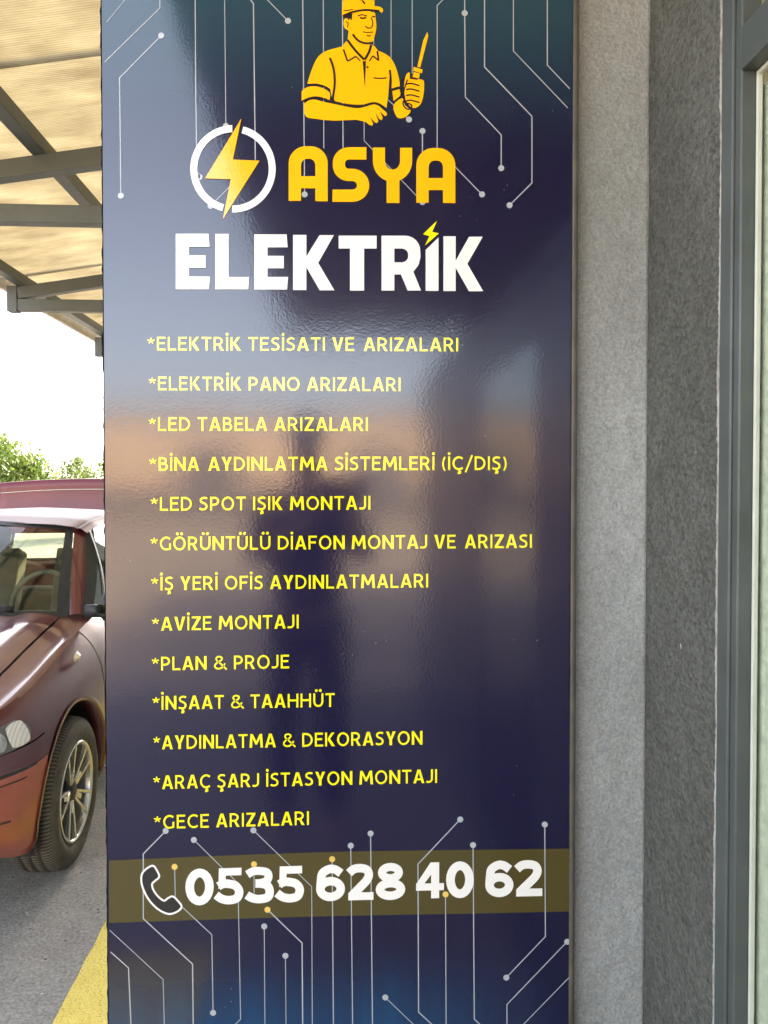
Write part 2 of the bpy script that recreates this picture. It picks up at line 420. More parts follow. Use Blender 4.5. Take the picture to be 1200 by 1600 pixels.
for pts, w, ends in traces:
    T_ = Art(.0007); T_.stroke(pts, w*.93)
    for b_, p in ((1, pts[0]), (2, pts[-1])):
        if not ends & b_: continue
        T_.k = 5
        if 1330 < p[1] < 1430:
            D_ = Art(.0010); D_.dot(p, 4.7); D_.build('amber_dot', M_adot)
        else: T_.dot(p, 4.7)
    if pts[0] == (726,-8): T_.k = 5; T_.dot((726,21), 4.7)
    T_.build('circuit_trace', M_line)

# --- round bolt emblem
A = Art(.0014)
cx, cy = 364.2, 264.3
def ring(a0, a1):
    o = arc(cx, cy, 66.6, 68.2, a0, a1, 40); i_ = arc(cx, cy, 55.8, 57.2, a0, a1, 40)
    for p, q, r, t in zip(o, o[1:], i_[1:], i_): A.k = 0; A.poly([p, q, r, t])
ring(-76, 91); ring(104.5, 269)
A.build('logo_ring', M_wht)
A = Art(.0018); z6 = lambda x, y: (x/3+160, y/3)
A.poly([z6(*p) for p in ((652,557),(482,838),(602,842),(565,1030),(737,755),(612,750))])
A.build('lightning_bolt', M_amb)

# --- ASYA
z4 = lambda p: (p[0]/2.5+280, p[1]/2.5+170)
A = Art(.0018)
def let_A(dx, dy):
    o = [(428,360),(428,215)]+arc(495,215,67,67,180,270,10)[1:]+[(512,148)]+arc(513,215,67,67,270,360,10)[1:]+[(580,362),(533,362)]
    q = lambda L: [z4((x+dx, y+dy)) for x, y in L]
    A.poly(q([(428,361),(428,215),(476,215),(476,361)])); A.poly(q([(532,362),(532,215),(580,215),(580,363)]))
    A.poly(q([(476,265),(532,265),(532,312),(476,312)]))
    outer = arc(495,215,67,67,180,270,10)+arc(513,215,67,67,270,360,10); inner = arc(499,224,23,27,180,270,10)+arc(509,224,23,27,270,360,10)
    for a, b, c, d in zip(outer, outer[1:], inner[1:], inner): A.k = 4; A.poly(q([a, b, c, d]))
    A.poly(q([(476,215),(476,224),(475.9,224),(475.9,215)]))
let_A(0, 0); let_A(498, 7)
S = [(731,176),(662,176)]+arc(662,214,38,38,270,180,8)[1:]+arc(662,222,38,38,180,90,8)+[(676,260)]+arc(676,300,42,40,270,360,8)[1:]+arc(676,302,42,39,0,90,8)+[(599,341)]
A.stroke([z4(p) for p in S], 48/2.5)
U = [(780,153),(780,206)]+arc(833,206,53,57,180,0,16)[1:-1]+[(886,206),(886,154)]
A.stroke([z4(p) for p in U], 47/2.5); A.stroke([z4((835,262)), z4((835,369))], 50/2.5)
A.build('shop_name_lettering', M_amb)

# --- ELEKTRIK
A = Art(.0018)
def let_E(x0, y0, y1, s=1):
    w = lambda L: [(x0+a*s, y0+b*(y1-y0)) for a, b in L]
    A.poly(w([(0,0),(51,0),(52.6,.235),(20.7,.235),(20.7,.39),(46.5,.39),(46.5,.615),(20.7,.615),(20.7,.772),(53.3,.772),(51.6,1),(0,1)]))
let_E(275, 365.7, 452.3); let_E(397.7, 366.7, 452.7, .985)
A.poly([(336.7,366),(357.3,366),(357.3,433.3),(389.3,433.3),(388,452.4),(336.7,452.4)])
A.poly([z4(p) for p in ((445,494),(497,494),(497,578),(548,495),(604,495),(543,603),(606,710),(549,710),(497,620),(497,709),(445,709))])
A.poly([z4(p) for p in ((623,497),(771,497),(771,547),(722,547),(722,711),(667,711),(667,547),(623,547))])
Ro = [(790,497),(880,497)]+arc(882,559,60,62,270,345,8)[1:]+[(942,580),(935,612),(914,638),(944,711),(892,711),(866,648),(840,648),(840,711),(790,711)]
A.poly([z4(p) for p in [(790,497),(840,497),(840,711),(790,711)]])
bo = [(840,497),(882,497)]+arc(882,559,60,62,270,345,8)[1:]+[(942,572),(942,582),(934,612),(912,640),(890,647),(866,648),(840,648)]
bi = [(840,547),(868,547)]+arc(868,570,26,23,270,360,6)[1:]+[(894,575),(894,576),(894,577)]+arc(868,577,26,24,0,90,6)+[(840,601)]
def zipfill(o, i_):
    n_ = 40
    def res(P):
        L = [0]
        for a, b in zip(P, P[1:]): L.append(L[-1]+math.dist(a, b))
        out = []
        for j in range(n_+1):
            d = L[-1]*j/n_
            for q in range(len(P)-1):
                if d <= L[q+1]+1e-9:
                    t = (d-L[q])/((L[q+1]-L[q]) or 1); out.append((P[q][0]+(P[q+1][0]-P[q][0])*t, P[q][1]+(P[q+1][1]-P[q][1])*t)); break
        return out
    o, i_ = res(o), res(i_)
    for a, b, c, d in zip(o, o[1:], i_[1:], i_): A.k = 5; A.poly([z4(a), z4(b), z4(c), z4(d)])
zipfill(bo, bi)
A.poly([z4(p) for p in ((862,640),(912,632),(944,711),(892,711))])
z7 = lambda p: (p[0]/3.243+540, p[1]/3.243)
A.poly([z7(p) for p in ((405,1268),(470,1205),(470,1475),(405,1475))])
A.poly([z7(p) for p in ((495,1199),(557,1199),(557,1322),(625,1201),(694,1201),(616,1338),(696,1477),(624,1477),(557,1358),(557,1476),(495,1476))])
A.build('trade_lettering', M_wht)
A = Art(.0018)
A.poly([z7(p) for p in ((463,1120),(392,1188),(424,1198),(402,1245),(472,1184),(438,1176))])
A.build('small_bolt', M_yel)

# --- stroke alphabet, cap height 1
W = .142; h = W/2
def P_(*pts): return ('p', list(pts))
def S_(*pts): return ('s', list(pts))
cedil = lambda x: S_((x, .02), (x, -.09), (x+.06, -.12), (x+.05, -.20), (x-.09, -.23))
dotI = lambda x: ('d', (x, 1.2))
BAR = lambda x0, x1, y: S_((x0, y), (x1, y))
def bowl(x0, x1, yt, yb, flat):
    r = (yt-yb)/2; return ('s', [(x0, yt), (flat, yt)]+arc(flat, (yt+yb)/2, x1-flat, r, 90, -90, 12)[1:]+[(x0, yb)])
O_ = ('c', arc(.39, .5, .39-h, .5-h+.008, 0, 345, 23))
C_ = ('s', arc(.40, .5, .40-h, .5-h+.008, 48, 312, 18))
S__ = ('s', cr([(.475,.865),(.38,.918),(.27,.922),(.145,.87),(.088,.745),(.14,.62),(.27,.54),(.395,.45),(.452,.30),(.40,.14),(.27,.08),(.15,.085),(.02,.145)], 5))
U_ = ('s', [(h,1),(h,.38)]+arc(.325,.38,.325-h,.30,180,360,12)[1:-1]+[(.65-h,.38),(.65-h,1)])
stem = S_((h, 0), (h, 1))
G = {
 'A': (.69, [P_((0,0),(.255,1),(.435,1),(.69,0),(.525,0),(.345,.79),(.165,0)), BAR(.16,.53,.29)]),
 'B': (.58, [stem, bowl(h,.50-h+.02,1-h,.53,.27), bowl(h,.58-h,.53,h,.30)]),
 'C': (.66, [C_]), 'Ç': (.66, [C_, cedil(.42)]),
 'D': (.68, [stem, bowl(h,.68-h,1-h,h,.24)]),
 'E': (.53, [stem, BAR(W,.52,1-h), BAR(W,.47,.53), BAR(W,.53,h)]),
 'F': (.52, [stem, BAR(W,.52,1-h), BAR(W,.46,.51)]),
 'G': (.70, [('s', arc(.40,.5,.40-h,.5-h+.008,48,292,18)+[(.56,.095),(.70-h,.12)]), S_((.70-h,.06),(.70-h,.50))]),
 'H': (.68, [stem, S_((.68-h,0),(.68-h,1)), BAR(W,.68-W,.52)]),
 'I': (W, [stem]), 'İ': (W, [stem, dotI(h)]),
 'J': (.42, [('s', [(.42-h,1),(.42-h,.32)]+arc(.15,.30,.27-h,.22,0,-95,8)+[(.0,.10)])]),
 'K': (.63, [stem, P_((.165,.56),(.41,1),(.60,1),(.30,.53),(.165,.45)), P_((.165,.56),(.31,.58),(.63,0),(.43,0),(.165,.47))]),
 'L': (.50, [stem, BAR(W,.50,h)]),
 'M': (.86, [P_((0,0),(.06,1),(.21,1),(.43,.46),(.65,1),(.80,1),(.86,0),(.70,0),(.665,.68),(.48,.22),(.38,.22),(.195,.68),(.16,0))]),
 'N': (.68, [P_((0,0),(0,1),(.14,1),(.525,.32),(.525,1),(.68,1),(.68,0),(.54,0),(.16,.68),(.16,0))]),
 'O': (.78, [O_]), 'Ö': (.78, [O_, ('d',(.26,1.2)), ('d',(.52,1.2))]),
 'P': (.57, [stem, bowl(h,.57-h,1-h,.42,.26)]),
 'R': (.62, [stem, bowl(h,.57-h,1-h,.45,.26), P_((.25,.45),(.40,.43),(.62,0),(.435,0))]),
 'S': (.53, [S__]), 'Ş': (.53, [S__, cedil(.27)]),
 'T': (.58, [BAR(0,.58,1-h), S_((.29,0),(.29,1-W))]),
 'U': (.65, [U_]), 'Ü': (.65, [U_, ('d',(.20,1.2)), ('d',(.45,1.2))]),
 'V': (.66, [P_((0,1),(.175,1),(.33,.22),(.485,1),(.66,1),(.42,0),(.24,0))]),
 'Y': (.62, [P_((0,1),(.185,1),(.31,.58),(.435,1),(.62,1),(.395,.40),(.395,0),(.225,0),(.225,.40))]),
 'Z': (.57, [BAR(.02,.56,1-h), BAR(.01,.57,h), P_((.01,W),(.01,.14),(.20,.14),(.56,.86),(.56,.88),(.37,.88))]),
 '&': (.80, [('s', cr([(.80,.0),(.62,.2),(.42,.43),(.22,.63),(.15,.78),(.21,.90),(.35,.94),(.48,.88),(.51,.77),(.42,.64),(.24,.52),(.11,.38),(.07,.24),(.14,.11),(.30,.065),(.46,.11),(.60,.24),(.69,.44)],3))]),
 '*': (.42, [S_((.20,.70),(.20+.22*math.cos(R(90+72*i)),.70+.22*math.sin(R(90+72*i)))) for i in range(5)]),
 '(': (.26, [('s', arc(.55,.45,.47,.75,138,222,10))]), ')': (.26, [('s', arc(-.29,.45,.47,.75,42,-42,10))]),
 '/': (.44, [S_((.02,-.16),(.42,1.08))]),
}
def text_line(art, txt, x0, y0, x1, y1, cap, gap=.118, space=.31):
    w = 0; pos = []; last = ''
    for ch in txt:
        if ch == ' ':
            w += space if last != ' ' else space*.4; last = ch; continue
        last = ch
        pos.append((ch, w)); w += G[ch][0]+gap
    w -= gap; sx = (x1-x0)/w; sl = (y1-y0)/(x1-x0)
    def q(p): 
        X = x0+p[0]*sx; return (X, y0+(X-x0)*sl-p[1]*cap)
    for ch, off in pos:
        art.k = 0
        for kind, d in G[ch][1]:
            if kind == 'd':
                c = q((d[0]+off, d[1])); art.dot(c, 2.3, 12)
            elif kind == 'p': art.poly([q((a+off, b)) for a, b in d])
            else:
                thick = cap*(.10 if ch == '*' else W*.85 if ch in '()/&' else W)
                art.stroke([q((a+off, b)) for a, b in d], thick, kind == 'c')
lines = [("*ELEKTRİK TESİSATI VE  ARIZALARI",231,547.8,716,549.3),("*ELEKTRİK PANO ARIZALARI",233,609.9,626,611.5),("*LED TABELA ARIZALARI",233,673.3,575,673.5),
 ("*BİNA  AYDINLATMA SİSTEMLERİ (İÇ/DIŞ)",234,735.7,792,734.3),("*LED SPOT IŞIK MONTAJI",236,798,579,796.3),("*GÖRÜNTÜLÜ DİAFON MONTAJ VE  ARIZASI",236,860,831,856),
 ("*İŞ YERİ OFİS AYDINLATMALARI",237,922.5,669,917.7),("*AVİZE MONTAJI",238,985.5,467,981.5),("*PLAN & PROJE",238,1047.5,452,1044),("*İNŞAAT & TAAHHÜT",239,1108.8,523,1104),
 ("*AYDINLATMA & DEKORASYON",240,1170.7,660,1163),("*ARAÇ ŞARJ İSTASYON MONTAJI",240,1232.8,683,1222.7),("*GECE ARIZALARI",241,1294.9,483,1288.3)]
for t in lines:
    A = Art(.0014); text_line(A, *t, 21.4); A.build('service_lettering', M_yel)

# --- phone number
def base_y(x): return 1413.2+(x-312)*(-.0335)+(x-312)**2*(1.45e-5)
H_, WD = 56.0, 13.2
def digit(ch, x0, x1):
    w = x1-x0; k = WD/2; hx = k/w; hy = k/H_
    def q(p):
        X = x0+p[0]*w; return (X, base_y(X)-p[1]*H_)
    E = lambda cx, cy, rx, ry, a0, a1, n=18: arc(cx, cy, rx, ry, a0, a1, n)
    A.k = 0
    if ch == '0': A.stroke([q(p) for p in E(.5,.5,.5-hx,.5-hy+.01,0,345,23)], WD*1.02, True)
    if ch == '6':
        A.stroke([q(p) for p in E(.5,.33,.5-hx,.33-hy+.008,0,345,23)], WD, True)
        A.stroke([q(p) for p in cr([(hx,.33),(hx+.02,.55),(.22,.77),(.45,.885),(.66,.87),(.86,.76)],5)], WD)
    if ch == '8':
        A.stroke([q(p) for p in E(.5,.745,.43-hx,.265-hy+.01,0,345,23)], WD*.95, True); A.stroke([q(p) for p in E(.5,.275,.5-hx,.285-hy+.01,0,345,23)], WD, True)
    if ch == '5':
        A.poly([q(p) for p in ((.12,1),(.93,1),(.93,.79),(.37,.79),(.355,.63),(.10,.42))])
        A.stroke([q(p) for p in cr([(.10,.50),(.28,.565),(.50,.555),(.72,.50),(1-hx,.34),(.76,.155),(.48,.105),(.22,.15),(.02,.26)],5)], WD)
    if ch == '3':
        A.stroke([q(p) for p in cr([(.05,.80),(.25,.885),(.50,.892),(.74,.85),(.81,.74),(.74,.61),(.50,.55),(.34,.55)],5)], WD*.95)
        A.stroke([q(p) for p in cr([(.34,.545),(.52,.54),(.76,.48),(1-hx,.32),(.78,.155),(.48,.108),(.22,.145),(.03,.235)],5)], WD)
    if ch == '2':
        A.stroke([q(p) for p in cr([(.06,.76),(.24,.865),(.50,.89),(.74,.84),(.82,.70),(.74,.55),(.52,.38),(.30,.225),(.16,.12)],5)], WD)
        A.poly([q(p) for p in ((.03,0),(1,0),(1,.215),(.30,.215),(.03,.20))])
    if ch == '4':
        A.poly([q(p) for p in ((.52,1),(.83,1),(.83,0),(.54,0),(.54,.80))]); A.poly([q(p) for p in ((.52,1),(.60,.72),(.28,.40),(0,.40))])
        A.poly([q(p) for p in ((0,.22),(1,.22),(1,.42),(0,.42))])
for ch, a, b in (('0',290,334),('5',337,380.5),('3',384.5,428),('5',432,475),('6',494,539),('2',543,583.5),('8',587,633),('4',650,693.5),('0',697,740),('6',758,802),('2',805,847)):
    if a in (290, 494, 650, 758): A = Art(.0014)
    digit(ch, a, b)
    if a in (432, 587, 697, 805): A.build('phone_number_lettering', M_wht)
z8 = lambda p: (p[0]/3+160, p[1]/3+1260)
ph = cr([z8(p) for p in ((235,276),(257,300),(267,328),(248,347),(234,362),(240,390),(264,422),(290,440),(308,428),(330,420),(352,438),(372,468),(350,492),(310,502),(262,480),(222,440),(195,392),(183,345),(192,305))], 5, True)
A = Art(.0011); A.poly(ph); A.build('phone_icon', M_blk)
A = Art(.0014); A.stroke(ph, 2.9, True); A.build('phone_icon_outline', M_wht)

# --- technician emblem
zw = lambda L: [(x/4+420, y/4) for x, y in L]
A = Art(.0013)
A.poly(zw(cr([(457,294),(385,312),(338,332),(300,370),(268,440),(241,525)],4)+[(300,524),(345,535),(384,560),(398,625)]+cr([(420,636),(500,652),(580,656),(650,640),(690,648),(735,678)],4)+[(746,600),(750,540)]+[(757,440),(768,558),(820,540)]+cr([(820,540),(810,480),(788,410),(758,362),(720,335),(684,320)],4)+[(660,290),(640,278),(598,372),(540,312),(492,250)]))
A.poly(zw([(492,250),(500,190),(660,230),(640,278),(598,372),(540,312)]))
A.poly(zw(cr([(500,132),(488,117),(474,121),(467,145),(474,178),(492,190),(502,200),(520,220),(560,262),(610,276),(645,268),(662,225),(672,175),(669,130),(664,85)],3)+[(600,60),(520,80)]))
A.poly(zw([(457,108)]+cr([(457,108),(459,50),(474,-6),(560,-40),(650,-6),(660,40)],4)+cr([(660,40),(698,47),(714,66),(706,83)],4)+[(690,72),(600,64),(520,80)]))
A.poly(zw(cr([(206,572),(240,548),(290,542),(340,555),(380,582),(380,627)],4)+cr([(380,627),(340,612),(290,604),(240,615),(205,632)],4)))
A.poly(zw(cr([(222,650),(250,630),(290,625),(340,638),(420,655),(500,672),(570,678),(640,655),(682,662),(712,686),(737,708),(735,724),(722,725),(690,692)],3)+[(712,738),(706,752),(690,747),(664,702),(685,760),(675,772),(660,766),(630,728),(652,776),(645,788),(626,782),(606,764)]+cr([(545,751),(400,756),(300,746),(238,735),(219,700)],3)))
A.poly(zw([(772,572),(816,560),(826,600),(780,640)]))
A.poly(zw(cr([(778,662),(832,616),(850,660),(886,692),(866,725),(830,742),(798,732)],3,True)))
A.poly(zw(cr([(843,560),(852,490),(864,462),(880,457),(884,488),(930,496),(962,502),(970,522),(968,580),(955,640),(930,670),(898,676),(868,650),(846,605)],3,True)))
A.poly(zw([(990,203),(996,228),(946,424),(928,420),(965,255)])); A.poly(zw([(905,420),(961,437),(957,460),(901,445)])); A.poly(zw([(905,452),(944,462),(938,492),(898,484)]))
A.build('technician_emblem', M_amb)
A = Art(.0017)
def ds(L, w, n=5): A.stroke(zw(cr(L, n)), w/4)
ds([(462,104),(520,80),(600,66),(690,72)], 13); ds([(470,70),(495,68),(525,62)], 6); ds([(575,-5),(600,28)], 10)
A.poly(zw([(464,112),(522,88),(518,132),(505,118),(486,112)])); ds([(482,138),(496,150),(490,176)], 6)
ds([(524,218),(560,258),(605,274),(652,270)], 13); ds([(556,104),(582,96),(614,104)], 7); ds([(570,114),(588,118),(608,113)], 10); ds([(646,104),(664,110)], 9)
ds([(640,112),(650,150),(640,176),(618,178),(602,166)], 7); ds([(588,203),(620,206),(652,203)], 7); ds([(612,222),(624,229),(638,223)], 7)
ds([(490,252),(540,318),(596,376)], 15, 3); ds([(640,282),(626,330),(598,376)], 15, 3); ds([(466,312),(492,386)], 11, 2); ds([(492,386),(545,356)], 9, 2); ds([(545,356),(572,384)], 8, 2)
ds([(678,322),(686,382)], 12, 2); ds([(686,382),(650,352)], 9, 2); ds([(650,352),(628,386)], 8, 2)
A.poly(zw([(586,385),(607,385),(600,556)])); A.dot(zw([(617,423)])[0], 1.6); ds([(655,490),(695,493),(735,490)], 8)
A.stroke(zw(cr([(380,362),(404,430),(412,520),(398,632)],5)), [1.2]+[3.6]*14+[6.5]); ds([(240,532),(300,531),(350,545),(384,566)], 11); ds([(212,636),(250,618),(300,612),(350,626),(400,642)], 11)
ds([(400,644),(500,664),(580,668),(650,650),(690,655),(738,688)], 12); A.stroke(zw(cr([(756,440),(762,520),(752,610)],5)), 3.2)
ds([(768,562),(822,546)], 12); ds([(778,640),(812,614),(826,596),(822,530),(836,490)], 9)
for y in (527, 562, 598, 632): ds([(858,y+2),(890,y-2),(942,y+12)], 9)
ds([(866,500),(852,540),(842,580),(848,620),(838,650),(856,680),(884,684),(892,660),(866,648)], 9); ds([(880,490),(930,497)], 11)
A.build('emblem_linework', M_blk)

# ------------------------------------------------------------------ canopy
can = thing('canopy', (-1.6, 2.64, 2.42), 'steel framed canopy with yellowish translucent polycarbonate roofing over the car', 'canopy')
def cb(p): return (p[0]+1.6, p[1]-2.64, p[2]-2.42)
EX, SL = -1.60, .165
def roofz(x): return 2.52+(x-EX)*SL
for y in (2.64, 4.0, 5.4, 6.8):
    c = MB(); c.beam(cb((EX, y, 2.42)), cb((-.31, y, 2.42)), .05, .06); c.build('tie_beam', M_beam, can, bevel=.003)
    c = MB(); c.beam(cb((EX-.0, y, roofz(EX)-.04)), cb((-.31, y, roofz(-.31)-.04)), .052, .06); c.box(cb((EX-.052, y-.028, 2.385)), cb((EX-.001, y+.028, 2.515))); c.build('rafter', M_beam, can, bevel=.003)
for x in (EX+.02, EX+.62, EX+1.2):
    c = MB(); c.beam(cb((x, 1.55, roofz(x)+.016)), cb((x, 7.6, roofz(x)+.016)), .05, .05); c.build('purlin', M_beam, can, bevel=.003)
for y in (6.8,): MB().box(cb((-.335, y-.03, 0)), cb((-.30, y+.03, roofz(-.31)-.075))).build('post', M_beam, can)
c = MB(); c.box(cb((EX-.12, 1.5, roofz(EX)-.005)), cb((EX-.095, 7.7, roofz(EX)+.055))); c.build('gutter_trim', plain('pale_trim', (.50,.45,.38), .5), can, bevel=.002)
def poly_mat():
    k = NT('polycarbonate'); tc = k.n('TexCoord')
    wv = k.n('TexWave', wave_type='BANDS', bands_direction='Y'); wv.inputs['Scale'].default_value = 33; wv.inputs['Distortion'].default_value = .25; wv.inputs['Detail'].default_value = 1
    k.l(tc.outputs['Object'], wv.inputs['Vector'])
    dirt = k.noise(3.5, 6, .65, k.coord((1, 2.2, 1))); d2 = k.noise(18, 5, .7, k.coord((.4, 3, 1)))
    c = k.ramp(wv.outputs['Fac'], [(.1, (.47,.44,.355,1)), (.6, (.60,.565,.465,1))])
    c = k.mix(1., c, k.ramp(dirt, [(.3, (.72,.68,.62,1)), (.68, (1.12,1.1,1.05,1))]), 'MULTIPLY')
    c = k.mix(.5, c, k.ramp(d2, [(.3, (.8,.78,.74,1)), (.7, (1.1,1.1,1.1,1))]), 'MULTIPLY')
    k.set(Base_Color=c, Roughness=.35, Normal=k.bump(wv.outputs['Fac'], .5, .004))
    tl = k.n('BsdfTranslucent'); k.l(c, tl.inputs[0])
    mx = k.n('MixShader'); mx.inputs[0].default_value = .62
    k.l(k.p.outputs[0], mx.inputs[1]); k.l(tl.outputs[0], mx.inputs[2]); k.l(mx.outputs[0], k.out.inputs[0])
    return k.m
M_poly = poly_mat()
for a, b_, dz in ((1.5, 2.205, .048), (2.195, 4.05, .060), (4.03, 5.9, .072), (5.88, 7.7, .084)):  # rearmost sheet, out of view, added to keep sun off the car roof
    c = MB(); c.grid([[cb((EX-.09+i*(1.4)/8, a+(b_-a)*j/10, roofz(EX-.09+i*1.4/8)+dz)) for j in range(11)] for i in range(9)])
    c.build('roof_sheet', M_poly, can, solid=.008)

# ------------------------------------------------------------------ car
CARX, CARY = -1.845, 3.13
car = thing('parked_car', (CARX, CARY, 0), 'dark red saloon car parked under the canopy with its boot lid raised', 'car')
def paint():
    k = NT('maroon_paint'); co = k.coord()
    dust = k.noise(5, 6, .65, co)
    c = k.mix(k.ramp(dust, [(.45, (0,0,0,1)), (.8, (.16,.16,.16,1))]), (.085,.010,.013,1), (.17,.10,.08,1))
    k.set(Base_Color=c, Roughness=.38, Metallic=.25, Coat_Weight=1., Coat_Roughness=.05, Coat_IOR=1.55)
    return k.m
M_paint = paint()
M_bump = plain('orange_red_bumper', (.36,.085,.045), .38, 0, .12, 8, coat=.6)  # lower half of the bumper, brighter orange-red than the body paint
M_black = plain('black_trim', (.018,.019,.018), .55, 0, .3, 30)
M_int = plain('car_interior', (.12,.125,.10), .8, 0, .3, 10)
M_cglass = glass('windscreen_glass', (.68,.74,.64,1), ior=1.75)
M_sglass = glass('side_glass', (.30,.34,.30,1))
M_chrome = plain('chrome', (.75,.72,.62), .18, 1., .08, 20)
ctl = [(0,-.80,.70),(.30,-.79,.70),(.50,-.745,.70),(.64,-.655,.705),(.735,-.52,.716),(.785,-.36,.742),(.805,-.15,.782),(.812,.10,.832),(.815,.35,.873),(.815,.6,.90),(.815,1.2,.91),(.815,1.9,.92),(.81,2.4,.93),(.77,2.85,.93),(.66,3.08,.93),(.4,3.15,.93),(0,3.17,.93)]
PS = cr(ctl, 24)
cum = [0]
for a, b_ in zip(PS, PS[1:]): cum.append(cum[-1]+math.dist(a[:2], b_[:2]))
INF = [(0,.115),(.06,.085),(.14,.066),(.24,.056),(.34,.040),(.37,.034),(.39,.010),(.55,.0),(.8,.0),(.92,.02),(1,.07)]
INS = [(0,.115),(.05,.078),(.12,.045),(.22,.017),(.36,.002),(.5,0),(.62,.0),(.8,.008),(.92,.02),(1,.05)]
def sm(t): return t*t*(3-2*t)
def prof(P, t): 
    i = [k for k, _ in P]; pts = P
    for j in range(len(P)-1):
        if t <= P[j+1][0]:
            a = P[max(j-1, 0)]; b1 = P[j]; c = P[j+1]; d = P[min(j+2, len(P)-1)]; u = (t-b1[0])/(c[0]-b1[0])
            m1 = (c[1]-a[1])/max(1e-6, (c[0]-a[0]))*(c[0]-b1[0]); m2 = (d[1]-b1[1])/max(1e-6, (d[0]-b1[0]))*(c[0]-b1[0])
            return b1[1]*(2*u**3-3*u*u+1)+m1*(u**3-2*u*u+u)+c[1]*(-2*u**3+3*u*u)+m2*(u**3-u*u)
    return P[-1][1]
def wall(i, t, off=0.0):
    x, y, ht = PS[i]; a = PS[max(i-1, 0)]; b1 = PS[min(i+1, len(PS)-1)]
    dx, dy = b1[0]-a[0], b1[1]-a[1]; l = math.hypot(dx, dy); nx, ny = dy/l, -dx/l
    fw = sm(min(1, max(0, (-.30-y)/.32)))
    ins = prof(INF, t)*fw+prof(INS, t)*(1-fw)
    zb = .20+.085*fw
    return (x-nx*(ins-off), y-ny*(ins-off), ht+(zb-ht)*t)
NT_ = 44
iseg = {}
def idx_y(y):     # flank index by y
    return min(range(len(PS)//2+60), key=lambda i: abs(PS[i][1]-y)+(9 if PS[i][0] < .6 else 0))
AR = (0.0, .30, .352)           # wheel arch: y, z, radius
RR = (2.45, .30, .352)
def wall_mesh(i0, i1, t0, t1, arch=True, nt=NT_):
    m = MB(); rows = [[list(wall(i, t0+(t1-t0)*j/nt)) for j in range(nt+1)] for i in range(i0, i1+1)]
    n = nt+1; inside = set(); V = []
    for r in rows:
        for v in r:
            for (ay, az, ar) in ((AR, RR) if arch else ()):
                d = math.hypot(v[1]-ay, v[2]-az)
                if v[0] > .6 and d < ar:
                    inside.add(len(V)); s_ = ar/max(d, 1e-4); v[1] = ay+(v[1]-ay)*s_; v[2] = az+(v[2]-az)*s_
            V.append(tuple(v))
    m.v = V
    for i in range(len(rows)-1):
        for j in range(nt):
            q = (i*n+j, i*n+j+1, (i+1)*n+j+1, (i+1)*n+j)
            if all(k in inside for k in q): continue
            m.f.append(q)
    return m
iB = idx_y(-.30)                # bumper / fender seam
iD0, iD1, iE = idx_y(.34), idx_y(1.35), len(PS)-1
TB = .245; TS = .375
def half(m): return m.mirror_x()
# front bumper
half(wall_mesh(0, iB+2, TS+.004, 1.0)).build('lower_bumper', M_bump, car, smooth=True, weld=True)
half(wall_mesh(0, iB+2, TB, TS)).build('front_bumper', M_paint, car, smooth=True, weld=True)
# fenders and nose above the bumper

fen = wall_mesh(iB+2, iD0-1, 0, .90)
# hood and fender tops
def lid(i, k):
    e = wall(i, 0); y0 = e[1]; ys = -.665 if y0 < -.66 else y0
    spine = (0, max(-.672, min(.26, y0*.82-.12 if y0 > -.4 else y0)), 0)
    x = e[0]*(1-k); y = y0+(spine[1]-y0)*sm(k)
    z = e[2]+.052*sm(min(1, k/.35))*min(1, .35+ (y0+.68)*1.2)+.028*k
    z -= .010*math.exp(-((k-.42)/.05)**2)*min(1, max(0, (y0+.5)))
    return (x, y, z)
iC = idx_y(.47)
KH = .155
def kh(i): return .015+(KH-.015)*sm(min(1, max(0, (wall(i, 0)[1]+.68)/.30)))
ns = wall_mesh(0, iB+2, 0, TB-.010); b0 = len(ns.v)
m2 = MB(); m2.grid([[lid(i, kh(i)*j/6) for j in range(7)] for i in range(0, iB+3)])
ns.v += m2.v; ns.f += [tuple(b0+q for q in f) for f in m2.f]
half(ns).build('nose_panel', M_paint, car, smooth=True, weld=True)
m2 = MB(); m2.grid([[lid(i, kh(i)*j/6) for j in range(7)] for i in range(iB+2, idx_y(.66))])
fen.v += []; b0 = len(fen.v); fen.v += m2.v; fen.f += [tuple(b0+q for q in f) for f in m2.f]
fen.sides('front_wing', M_paint, car, smooth=True, weld=True)
hd = MB(); hd.grid([[lid(i, kh(i)+.013+(1-kh(i)-.013)*j/24) for j in range(25)] for i in range(0, iC)])
half(hd).build('bonnet', M_paint, car, smooth=True, weld=True)
gp = MB(); gp.grid([[(lambda p: (p[0], p[1], p[2]-.020))(lid(i, max(0, kh(i)-.03)+(.075)*j/3)) for j in range(4)] for i in range(0, idx_y(.60))])
half(gp).build('bonnet_gap', M_black, car)
# doors, rear body
wall_mesh(iD0, iD1, 0, .90).sides('door', M_paint, car, smooth=True, weld=True)
half(wall_mesh(iD1+1, iE, 0, 1.0)).build('rear_body', M_paint, car, smooth=True, weld=True)
sl = MB(); sl.grid([[wall(i, .915+.085*j/4) for j in range(5)] for i in range(idx_y(.30), iD1+2)])
sl.sides('sill', M_paint, car, smooth=True)
und = MB(); und.grid([[wall(i, t, -.012) for t in [.05+.94*j/10 for j in range(11)]] for i in list(range(idx_y(.33), idx_y(.38)))+list(range(idx_y(.38), iD1, 6))])
und.grid([[(x*.8, y, .285 if y < 0 else .22) for x in (-.75, 0, .75)] for y in (-.6, -.36, .40, 1.2, 2.0, 2.9)])
half(und).build('underbody', M_black, car)
